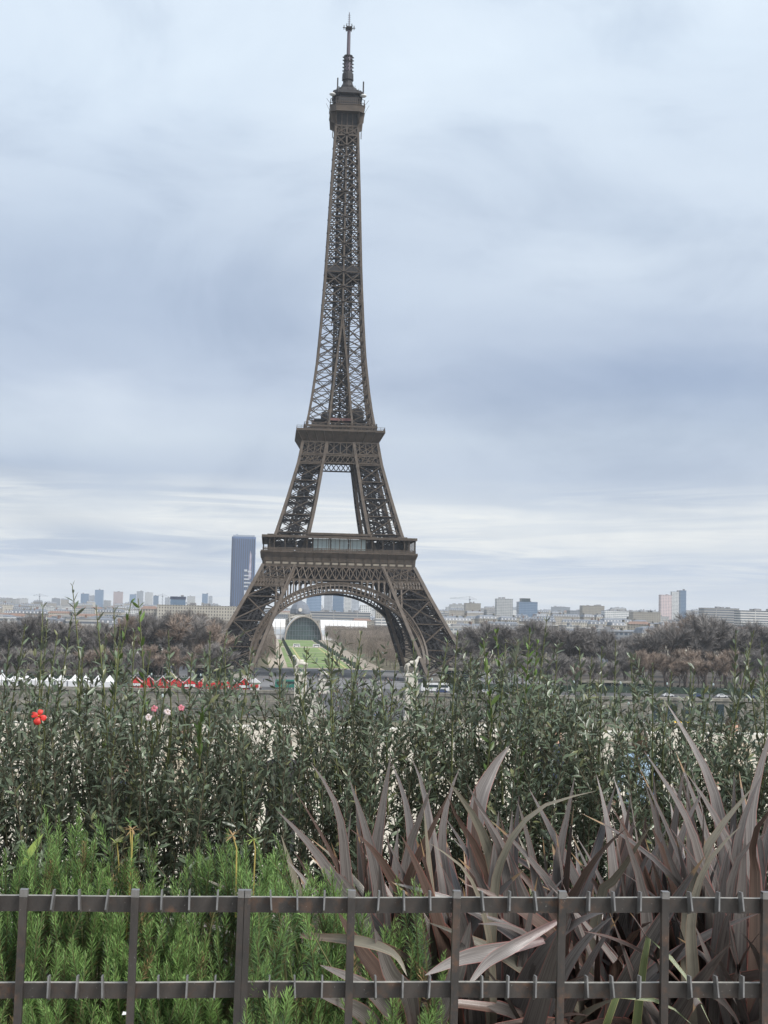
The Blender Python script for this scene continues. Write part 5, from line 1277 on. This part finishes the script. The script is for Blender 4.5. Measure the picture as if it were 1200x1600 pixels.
# ------------------------------------------------------------------ rosemary bushes
M['straw_brown'] = mat('straw_brown', (.26, .17, .08), .7, .25, 40)
M['rosemary_tip'] = leafmat('rosemary_tip', (.195, .32, .09), (.23, .35, .13), .5, .3, .35, None, .25)
M['rosemary'] = leafmat('rosemary', (.075, .140, .040), (.11, .17, .065), .5, .4, .35, (.96, (.16, .13, .05)), .2)
M['rosemary_stem'] = mat('rosemary_stem', (.12, .12, .05), .8, .2, 40)
TOP = [(-80, 1310), (0, 1330), (30, 1318), (60, 1262), (80, 1275), (120, 1255), (150, 1280), (175, 1340), (215, 1308), (245, 1325), (262, 1370), (285, 1330), (320, 1303), (355, 1300), (400, 1318), (432, 1308), (455, 1345), (480, 1345), (515, 1355), (540, 1400), (560, 1420), (620, 1425), (690, 1440), (720, 1520)]
def needle_plume(lv, tip, base, rr, dens=1.0, L=.022):
    dead = rr.random() < .035; L *= rr.uniform(.75, 1.2)
    ax = (tip-base); ln = ax.length; ax.normalize(); a = rr.uniform(0, 6.28); u = ax.cross(V((.3, 1, .1))).normalized(); w_ = ax.cross(u)
    n = int(ln/.0013*dens)
    for i in range(n):
        f = (i+rr.random())/n; p = base+ax*(ln*f); a += 2.4+rr.uniform(-.3, .3); o = u*math.cos(a)+w_*math.sin(a)
        tilt = .45+1.0*f*f; l = L*rr.uniform(.75, 1.2)*(1 if f < .8 else 1-.5*(f-.8)/.2)
        lv.add(p, (o+ax*tilt+rv(rr, .12)), ax*1.0-o*.4, l, l*.12, 2 if dead else 1 if f > .62+rr.uniform(-.15, .15) else 0)
def rosemary(x0, x1, n, label, extra=(), ymax=1620, yfar=3.15, dens=1.0):
    rr = random.Random(int(x0*7)+5); cx = (x0+x1)/2; base = at(cx, 1500, 2.95); base.z = .34
    o = empty('rosemary_bush', base, label, 'bush'); lv = Leaves(); sm_ = MB()
    tips = list(extra)
    for i in range(int(n*.9)):
        px = rr.uniform(x0-12, x1+12); t = lerp(TOP, px); f = rr.random()**1.15; py = t+4+f*(ymax-t)+rr.uniform(0, 22); tips.append((px, py, yfar-.42*f+rr.uniform(-.05, .06)))
    for px, py, Y in tips:
        tp_ = at(px, py, Y)-base
        if tp_.z < .03: tp_.z = .03+rr.random()*.05
        ln = rr.uniform(.13, .20)*(1.35 if (px, py, Y) in extra else 1); lean = V((rr.gauss(0, .22)+(px-cx)/(x1-x0)*.18, rr.gauss(-.16, .15), 1)).normalized(); b_ = tp_-lean*ln
        needle_plume(lv, tp_, b_, rr, dens)
        root = V((b_.x*.6+rr.gauss(0, .02), b_.y*.5+.02, max(-.01, b_.z-.25))); sm_.tube([root, b_, tp_], [.003, .0022, .001], 3)
    lv.build('foliage', [M['rosemary'], M['rosemary_tip'], M['straw_brown']], o, NEED_T, NEED_F); sm_.build('stems', M['rosemary_stem'], o)
rosemary(-70, 45, 95, 'green rosemary bush at the left edge, behind the leftmost fence post', [(35, 1318, 3.15), (8, 1328, 3.1)])
rosemary(45, 175, 150, 'tallest green rosemary bush with four spires on the left', [(70, 1261, 3.2), (92, 1277, 3.18), (122, 1255, 3.2), (150, 1277, 3.16), (62, 1290, 3.1), (108, 1290, 3.12), (136, 1300, 3.1), (80, 1310, 3.05)])
rosemary(175, 290, 125, 'green rosemary bush between the yellow stalks and the tall spires', [(215, 1306, 3.15), (228, 1318, 3.15), (245, 1324, 3.12), (205, 1345, 3.1), (268, 1388, 3.1)])
rosemary(290, 415, 130, 'green rosemary bush left of the flax, with even rounded top', [(320, 1301, 3.15), (356, 1298, 3.15), (340, 1320, 3.12), (383, 1315, 3.12), (402, 1318, 3.1), (300, 1345, 3.1)])
rosemary(415, 535, 115, 'green rosemary bush touching the leftmost flax blades', [(430, 1306, 3.0), (448, 1330, 3.0), (478, 1350, 2.9), (505, 1358, 2.85), (518, 1362, 2.85), (495, 1372, 2.8), (534, 1378, 2.85)], yfar=3.0)
rosemary(540, 690, 80, 'low rosemary bush seen between the fence rails in front of the flax', [(545, 1392, 2.8), (575, 1398, 2.8), (620, 1373, 2.82), (646, 1374, 2.82), (655, 1385, 2.82)], yfar=2.9)
rosemary(390, 470, 22, 'small bright rosemary sprig near the bottom edge by the third fence post', [(430, 1545, 2.55), (412, 1560, 2.55), (450, 1562, 2.55), (398, 1585, 2.55)], yfar=2.62)
# dry stalks and the stray pale blade
M['straw'] = mat('straw', (.42, .33, .10), .6, .2, 30); M['lime'] = mat('lime', (.30, .38, .10), .5, .2, 30)
def stalk(px0, py0, px1, py1, Y, head, label):
    a, b_ = at(px0, py0, Y), at(px1, py1, Y); o = empty('dry_stalk', (a.x, a.y, a.z), label, 'stalk', 'yellow stalks above the rosemary'); d = b_-a
    m_ = MB(); m_.tube([V((0, 0, -.12)), d*.5+V((.003, 0, 0)), d], [.0019, .0018, .0015], 6); m_.build('stem', M['straw'], o)
    l2 = Leaves()
    for i in range(9):
        t = i*.7; l2.add(d, (math.cos(t), math.sin(t)*.6, rh.uniform(-.5, .8)), (0, 0, 1), rh.uniform(.014, .026), .005)
    l2.build('seed_head', [head], o, LEAF_T, LEAF_F)
stalk(200, 1382, 207, 1296, 3.12, M['straw_brown'], 'taller yellow stalk with a drooping top beside the spires')
stalk(203, 1380, 203, 1286, 3.16, M['rosemary'], 'yellow stalk with green star-shaped top, second from left')
stalk(184, 1385, 183, 1318, 3.2, M['lime'], 'short blunt yellow stalk, leftmost of the stalks')
stalk(371, 1346, 364, 1306, 3.06, M['straw_brown'], 'bent yellow stalk with brown spiky seed head by the third post')
stalk(397, 1345, 396, 1311, 3.06, M['lime'], 'thin stalk with lime star-shaped leaves right of the brown head')

# ------------------------------------------------------------------ flax plants
def flaxmat(name, a, b, edge, dry=(.24, .155, .085)):
    mt = bpy.data.materials.new(name); mt.use_nodes = True; t = mt.node_tree; p = t.nodes['Principled BSDF']; p.inputs['Roughness'].default_value = .33; p.inputs['Specular IOR Level'].default_value = .5
    uv = nd(t, 'ShaderNodeUVMap'); s = nd(t, 'ShaderNodeSeparateXYZ'); t.links.new(uv.outputs[0], s.inputs[0])
    g_ = nd(t, 'ShaderNodeNewGeometry'); rnd = g_.outputs['Random Per Island']
    c = nd(t, 'ShaderNodeCombineXYZ'); t.links.new(mth(t, 'MULTIPLY', s.outputs[0], 16), c.inputs[0]); t.links.new(mth(t, 'MULTIPLY', s.outputs[1], 1.6), c.inputs[1]); t.links.new(mth(t, 'MULTIPLY', rnd, 50), c.inputs[2])
    f = noise(t, c.outputs[0], 1.3, 4, .6); base = ramp(t, f, [(.3, a), (.7, b)])
    c2 = nd(t, 'ShaderNodeCombineXYZ'); t.links.new(mth(t, 'MULTIPLY', s.outputs[0], 2), c2.inputs[0]); t.links.new(mth(t, 'MULTIPLY', s.outputs[1], 5), c2.inputs[1]); t.links.new(mth(t, 'MULTIPLY', rnd, 90), c2.inputs[2])
    blot = noise(t, c2.outputs[0], 1.0, 3); base = mixc(t, mth(t, 'MULTIPLY', mth(t, 'GREATER_THAN', blot, .66), .55), base, tuple(x*.55 for x in a))
    k = mth(t, 'MULTIPLY_ADD', rnd, 1.0, .5); cb = nd(t, 'ShaderNodeCombineXYZ'); [t.links.new(k, cb.inputs[i]) for i in range(3)]
    base = mixc(t, 1, base, cb.outputs[0], 'MULTIPLY')
    d = mth(t, 'ABSOLUTE', mth(t, 'SUBTRACT', s.outputs[0], .5)); em = mth(t, 'GREATER_THAN', mth(t, 'ADD', d, mth(t, 'MULTIPLY', f, .03)), .483)
    base = mixc(t, mth(t, 'MULTIPLY', em, .8), base, edge)
    # pinkish towards the sheath, some tips withered
    sh = ramp(t, s.outputs[1], [(.0, (1, 1, 1)), (.42, (0, 0, 0))]); base = mixc(t, mth(t, 'MULTIPLY', sh, mth(t, 'MULTIPLY_ADD', rnd, .55, .2)), base, (.12, .034, .034))
    tip = mth(t, 'MULTIPLY', mth(t, 'GREATER_THAN', mth(t, 'ADD', s.outputs[1], mth(t, 'MULTIPLY', f, .05)), .965), mth(t, 'GREATER_THAN', mth(t, 'FRACT', mth(t, 'MULTIPLY', rnd, 7.3)), .75))
    base = mixc(t, tip, base, dry); t.links.new(base, p.inputs['Base Color'])
    b_ = nd(t, 'ShaderNodeBump'); b_.inputs['Strength'].default_value = .25; b_.inputs['Distance'].default_value = .002; t.links.new(f, b_.inputs['Height']); t.links.new(b_.outputs[0], p.inputs['Normal'])
    return mt
M['flax'] = flaxmat('flax', (.058, .049, .045), (.195, .176, .164), (.30, .11, .095))
M['flax_pale'] = flaxmat('flax_pale', (.125, .112, .086), (.235, .215, .165), (.33, .19, .12))
M['flax_brown'] = flaxmat('flax_brown', (.042, .028, .023), (.115, .078, .062), (.28, .09, .07))
M['flax_green'] = flaxmat('flax_green', (.06, .085, .03), (.11, .135, .05), (.48, .42, .18))
def blade(mb, pts, width, face, rr, fold=.35, cut=1.0, n=16, twist=0):
    """one sword leaf along a smooth path through pts; face = the way its upper side looks"""
    P = [V(p) for p in pts]; CU = [0]
    for a_, b_ in zip(P, P[1:]): CU.append(CU[-1]+(b_-a_).length)
    if len(P) == 3:
        c = P[1]*2-(P[0]+P[2])*.5; f = lambda t: P[0]*(1-t)**2+c*(2*t*(1-t))+P[2]*t*t
    else:
        def f(t):
            s = t*CU[-1]; i = max(j for j in range(len(P)-1) if CU[j] <= s+1e-9); u = (s-CU[i])/max(1e-6, CU[i+1]-CU[i]); p0, p1, p2, p3 = P[max(i-1, 0)], P[i], P[i+1], P[min(i+2, len(P)-1)]
            return .5*((2*p1)+(p2-p0)*u+(2*p0-5*p1+4*p2-p3)*u*u+(3*p1-p0-3*p2+p3)*u**3)
    b = len(mb.v); fc = V(face).normalized(); rows = 0
    for i in range(n+1):
        t = i/n*cut; p = f(t); d = (f(min(1, t+.02))-f(max(0, t-.02))).normalized(); s = d.cross(fc)
        if s.length < .05: s = d.cross(V((.3, .2, .9)))
        s.normalize(); nn = s.cross(d).normalized()
        if twist:
            a = twist*(t-.4); s, nn = s*math.cos(a)+nn*math.sin(a), nn*math.cos(a)-s*math.sin(a)
        w_ = width*.5*(.38+.62*min(1, t/.42))*(1 if t < .5 else max(0.02, 1-((t-.5)/.5)**1.65)); fo_ = fold*(1-.55*t)
        for q in (-1, -.5, 0, .5, 1):
            z = fo_*abs(q)**1.2*w_+rr.uniform(-.02, .02)*w_
            if cut < 1 and i == n: z += 0; e = rr.uniform(-.035, .02)
            else: e = 0
            mb.uv[len(mb.v)] = (.5+q*.5, t); mb.v.append(tuple(p+s*(q*w_)+nn*z+d*e))
    for i in range(n):
        for j in range(4): mb.f.append((b+i*5+j, b+i*5+j+1, b+(i+1)*5+j+1, b+(i+1)*5+j)); mb.m.append(0)
def cl(px, Y): p = at(px, 1500, Y); return V((p.x, Y, .35))
CL = {'A': cl(600, 3.25), 'B': cl(765, 3.1), 'C': cl(930, 3.2), 'D': cl(1100, 3.1), 'E': cl(1230, 3.05), 'F': cl(700, 2.85)}
LB = {'A': 'bronze flax clump left of centre whose blades lean over the rosemary', 'B': 'bronze flax clump right of the middle fence post, with pale arching blades', 'C': 'dense bronze flax clump with many short broken blades behind the right half of the fence',
      'D': 'tall bronze flax clump near the right edge with the two longest blades', 'E': 'bronze flax clump cut by the right picture edge, pinkest at its base', 'F': 'low flax clump with blades arching through the fence rails at centre'}
ROOT = {}; 
for k, c in CL.items(): ROOT[k] = empty('flax_plant', c, LB[k], 'flax plant', 'bronze flax plants behind the fence')
# blades copied from the photograph: clump, material, width px, distance near base -> tip, then pixels base ... tip
bl = [
 ('A','flax',33,3.1,3.0,[(560,1470),(528,1385),(482,1318),(434,1268)]), ('A','flax_brown',12,3.2,3.15,[(560,1460),(535,1372),(500,1300),(461,1236)]),
 ('A','flax',27,3.2,3.15,[(548,1500),(541,1380),(533,1290),(516,1238),(486,1192)]), ('A','flax',30,3.2,3.2,[(600,1500),(592,1390),(572,1300),(546,1218)]),
 ('A','flax',31,3.25,3.25,[(575,1500),(585,1350),(598,1260),(611,1179)]), ('A','flax',26,3.3,3.4,[(650,1450),(645,1330),(632,1245),(612,1193)]),
 ('A','flax_brown',27,3.1,2.95,[(640,1460),(605,1362),(575,1320),(548,1296)]), ('A','flax',30,3.2,3.15,[(625,1480),(636,1340),(655,1280),(675,1225)]),
 ('A','flax_brown',26,3.1,3.05,[(620,1480),(640,1370),(672,1300),(704,1235)]), ('A','flax',26,3.35,3.45,[(680,1450),(675,1320),(662,1235),(645,1188)]),
 ('A','flax',20,3.0,2.8,[(580,1480),(552,1395),(530,1368),(526,1365)]), ('A','flax',13,3.2,3.2,[(540,1500),(538,1380),(545,1300),(549,1262)]),
 ('B','flax_pale',30,3.15,3.1,[(790,1480),(770,1350),(740,1275),(696,1215)]), ('B','flax',32,3.15,3.0,[(830,1480),(805,1370),(780,1310),(746,1260)]),
 ('B','flax',30,3.35,3.45,[(735,1400),(745,1265),(768,1205),(796,1165)]), ('B','flax_brown',24,3.2,3.1,[(775,1440),(745,1330),(715,1280),(700,1245)]),
 ('B','flax',30,3.1,3.05,[(800,1480),(790,1350),(765,1290),(730,1225)]), ('B','flax',26,3.25,3.3,[(700,1450),(690,1320),(700,1250),(718,1200)]),
 ('B','flax_pale',14,3.0,2.85,[(770,1560),(758,1440),(728,1362),(672,1318)]), ('B','flax_pale',17,3.05,2.95,[(768,1460),(785,1340),(840,1265),(931,1236)]),
 ('B','flax',26,3.2,3.2,[(870,1480),(872,1350),(885,1280),(898,1213)]), ('B','flax',24,3.1,3.0,[(780,1470),(755,1390),(738,1350),(730,1300)]),
 ('C','flax',26,3.2,3.3,[(960,1440),(955,1330),(945,1265),(932,1210)]), ('C','flax',24,3.25,3.35,[(985,1440),(985,1330),(975,1265),(958,1213)]),
 ('C','flax',26,3.2,3.2,[(1020,1440),(1030,1330),(1022,1270),(1008,1225)]), ('C','flax_pale',22,3.05,2.9,[(930,1440),(965,1370),(990,1330),(1020,1285)]),
 ('C','flax_brown',24,3.0,2.85,[(880,1470),(905,1385),(940,1330),(978,1295)]), ('C','flax',28,3.0,2.9,[(1010,1480),(1000,1380),(985,1330),(968,1280)]),
 ('C','flax_brown',34,2.9,2.75,[(960,1530),(975,1480),(1000,1450),(1018,1440)]), ('C','flax',26,3.1,3.05,[(850,1480),(836,1370),(825,1310),(808,1250)]),
 ('D','flax',34,3.0,2.9,[(1110,1480),(1098,1370),(1070,1275),(1006,1173)]), ('D','flax',30,3.2,3.3,[(1140,1420),(1118,1250),(1085,1170),(1041,1098)]),
 ('D','flax_pale',28,3.0,2.95,[(1080,1600),(1075,1440),(1105,1325),(1178,1228)]), ('D','flax_pale',22,2.9,2.85,[(1085,1600),(1080,1440),(1105,1350),(1158,1290)]),
 ('D','flax',24,3.2,3.2,[(1055,1440),(1050,1330),(1060,1250),(1072,1190)]), ('D','flax',26,3.1,3.1,[(1050,1470),(1055,1360),(1070,1290),(1105,1225)]),
 ('D','flax',28,3.0,2.95,[(1075,1470),(1062,1380),(1045,1340),(1030,1290)]), ('E','flax',34,3.1,3.2,[(1180,1450),(1170,1300),(1185,1210),(1212,1120)]),
 ('E','flax',30,3.0,3.0,[(1150,1450),(1150,1340),(1165,1270),(1190,1210)]), ('E','flax_brown',26,2.95,2.8,[(1180,1420),(1175,1330),(1190,1280),(1230,1250)]),
 ('E','flax',28,3.0,2.95,[(1130,1480),(1140,1390),(1160,1330),(1200,1300)]),
 ('F','flax_pale',17,2.65,2.56,[(470,1462),(560,1470),(615,1490),(636,1525)]), ('F','flax',26,2.75,2.6,[(850,1470),(770,1487),(715,1500),(664,1524)]),
 ('F','flax',20,2.7,2.55,[(870,1440),(800,1480),(760,1505),(728,1545)]), ('F','flax',24,2.7,2.58,[(640,1640),(600,1570),(560,1535),(500,1508)]),
 ('F','flax',26,2.65,2.56,[(620,1640),(575,1590),(540,1568),(498,1556)]), ('F','flax',30,2.7,2.6,[(650,1640),(640,1560),(610,1520),(585,1450)]),
 ('F','flax',30,2.75,2.7,[(670,1640),(700,1560),(725,1480),(735,1440)]), ('F','flax_brown',30,2.7,2.6,[(640,1640),(600,1540),(560,1480),(528,1425)]),
 ('F','flax_green',15,2.7,2.6,[(1010,1480),(1050,1500),(1080,1540),(1110,1600)]), ('F','flax_green',18,2.65,2.6,[(950,1590),(1000,1560),(1050,1575),(1080,1600)])]
rf = random.Random(9)
for k, mt, wpx, Y0, Y1, pts in bl:
    if mt == 'flax_green': k = 'D'
    n = len(pts); W = [at(px, py, Y0+(Y1-Y0)*i/(n-1))-CL[k] for i, (px, py) in enumerate(pts)]
    if pts[0][1] < 1620 and k != 'F' and pts[0][1] > 1400: W = [V((W[0].x-(W[1].x-W[0].x)*.22, W[0].y*.6+.01, -.02))]+W
    mb = MB(); d0 = W[-1]-W[0]; fc = V((-d0.x*.5+rf.uniform(-.35, .35), -1, .45+rf.uniform(-.3, .4)))
    blade(mb, W, wpx*.95*Y0/F_PX, fc, rf, .3, 1.0, 18, rf.uniform(-.5, .5)); o = mb.build('blade', M[mt], ROOT[k], True)
    if mt == 'flax_pale': o['label'] = 'paler yellowish blade'
    elif mt == 'flax_green': o['label'] = 'green blade with yellow edges'
# the mass of ordinary blades
for k, (n, hmax, spread) in {'A': (56, .80, .40), 'B': (104, .85, .52), 'C': (145, .83, .54), 'D': (108, .89, .50), 'E': (84, 1.0, .44), 'F': (24, .45, .75)}.items():
    bms = {'flax': MB(), 'flax_brown': MB(), 'flax_pale': MB()}; stub = 0
    for i in range(n):
        a = rf.uniform(0, 6.283); th = abs(rf.gauss(0, spread)); ln = hmax*rf.uniform(.70, 1.09); r0 = rf.uniform(.0, .06 if k in 'AF' else .16)
        dr = V((math.cos(a), math.sin(a)*.75, 0)); p0 = dr*r0+V((0, 0, -.02)); up_ = (dr*math.sin(th)+V((0, 0, math.cos(th)))).normalized()
        droop = rf.uniform(0, .55)*ln*(th+.2); p1 = p0+up_*(ln*.5)+V((0, 0, .02)); p2 = p0+up_*ln+dr*droop-V((0, 0, droop*.9))
        if k in 'ABC' and rf.random() < .0: continue
        mt = rf.choices(('flax', 'flax_brown', 'flax_pale'), (8, 3, .8))[0]
        fc = (-dr*.6+V((rf.uniform(-.4, .4), -.7+rf.uniform(-.3, .3), .5))); cut = 1.0 if rf.random() > (.26 if k == 'C' else .08) else rf.uniform(.55, .8)
        blade(bms[mt], [p0, p1, p2], rf.uniform(.026, .053), fc, rf, rf.uniform(.2, .5), cut, 14, rf.uniform(-.7, .7))
    first = None
    for mt, b_ in bms.items():
        if not b_.v: continue
        nm = 'foliage' if mt == 'flax' else 'brown_blades' if mt == 'flax_brown' else 'pale_blades'; b_.build(nm, M[mt], ROOT[k], True)
mb = MB(); w0 = [at(px, py, 3.2) for px, py in ((36, 1352), (50, 1328), (68, 1302))]; c0 = w0[0].copy(); blade(mb, [p-c0 for p in w0], .016, (0, -1, .4), rf, .4)
o = mb.build('pale_blade', M['lime'], None, True, c0); tag(o, 'single lime yellow blade sticking out left of the tall rosemary spires', 'leaf')

# ------------------------------------------------------------------ iron fence
YF = 2.4; FE = empty('iron_fence', (.25, YF, .36), 'low dark rusty iron fence with two flat rails and short upright pins', 'fence'); FO = V((.25, YF, .36))
pxs = [40, 212, 382, 547, 711, 874, 1035, 1193]; px_x = [at(p, 1410, YF).x for p in pxs]; stp = (px_x[-1]-px_x[0])/7
posts = [px_x[0]-stp*i for i in (4, 3, 2, 1)]+px_x+[px_x[-1]+stp*i for i in (1, 2, 3, 4, 5)]
def rail(pl, pr):
    a, c = at(0, pl, YF), at(1200, pr, YF); zl = lambda x: a.z+(c.z-a.z)*(x-a.x)/(c.x-a.x); xa, xb = posts[0]-.05, posts[-1]+.05; b = MB()
    n = 90; h, t = .0128, .005
    for i in range(n):
        x0, x1 = xa+(xb-xa)*i/n, xa+(xb-xa)*(i+1)/n; wob = lambda q: .0007*math.sin(q*5.3+pl)+.0004*math.sin(q*17+pl*2); z0, z1 = zl(x0)+wob(x0), zl(x1)+wob(x1)
        b.hexa([V(p)-FO for p in ((x0,YF-t,z0-h),(x1,YF-t,z1-h),(x1,YF+t,z1-h),(x0,YF+t,z0-h))], [V(p)-FO for p in ((x0,YF-t,z0+h),(x1,YF-t,z1+h),(x1,YF+t,z1+h),(x0,YF+t,z0+h))])
    b.build('rail', M['fence'], FE); return zl
z_hi = rail(1411.5, 1415); z_lo = rail(1546.5, 1546)
for i, x in enumerate(posts):
    def post(x, wd):
        b = MB(); zt = z_hi(x)+.0255; ln = -.0075 if i == 4 else -.004+rf.uniform(-.004, .003); x0 = x+rf.uniform(-.002, .002)
        b.bar(V((x0+ln, YF-.0125, .30))-FO, V((x0, YF-.0125, zt))-FO, wd, .013, ref=(0, 1, 0)); o = b.build('post', M['fence'], FE)
        b = MB(); b.bar(V((x0-.0001, YF-.0128, zt-.011))-FO, V((x0+.0003, YF-.0128, zt+.0012))-FO, wd+.0004, .0136, ref=(0, 1, 0)); b.build('cap', M['pin'], o)
    if i == 6: post(x-.0062, .0115); post(x+.0062, .0115)
    else: post(x, .0128)
    if i == len(posts)-1: break
    for q in (1, 2, 3):
        xx = x+(posts[i+1]-x)*(q*.25+rf.uniform(-.008, .008))
        for zf, up_, dn in ((z_hi, .0275, .004), (z_lo, .0285, .006)):
            z = zf(xx); b = MB(); tl = rf.uniform(-.003, .003); x1 = xx+tl
            b.hexa([V(p)-FO for p in ((xx-.0014,YF-.030,z-dn),(xx+.0014,YF-.030,z-dn),(xx+.0014,YF-.0052,z-dn-.010),(xx-.0014,YF-.0052,z-dn-.010))], [V(p)-FO for p in ((x1-.0014,YF-.024,z+up_),(x1+.0014,YF-.024,z+up_),(x1+.0014,YF-.0052,z+up_-.002),(x1-.0014,YF-.0052,z+up_-.002))])
            b.build('pin', M['pin'], FE)
# litter caught under the plants
b = MB(); rr = random.Random(2)
p = at(198, 1586, 2.62)
b.v = [(-.009,0,0),(0,-.004,.002),(.009,0,-.001),(-.007,.002,.006),(.001,.001,.005),(.008,.003,.007)]; b.f = [(0,1,4,3),(1,2,5,4)]; b.m = [0, 0]
o = b.build('paper_scrap', M['white'], None, False, p); tag(o, 'crumpled white paper scrap at the bottom edge under the rosemary', 'litter')

# ------------------------------------------------------------------ air
HZ = bpy.data.materials.new('haze'); HZ.use_nodes = True; t = HZ.node_tree; t.nodes.remove(t.nodes['Principled BSDF'])
pv = nd(t, 'ShaderNodeVolumePrincipled'); pv.inputs['Color'].default_value = (.86, .92, 1, 1); pv.inputs['Density'].default_value = .000075; pv.inputs['Anisotropy'].default_value = 0
t.links.new(pv.outputs[0], t.nodes['Material Output'].inputs['Volume'])
b = MB(); b.box(-6600, 6600, -450, 9100, -39, 306); tag(b.build('haze', HZ), kind='stuff')
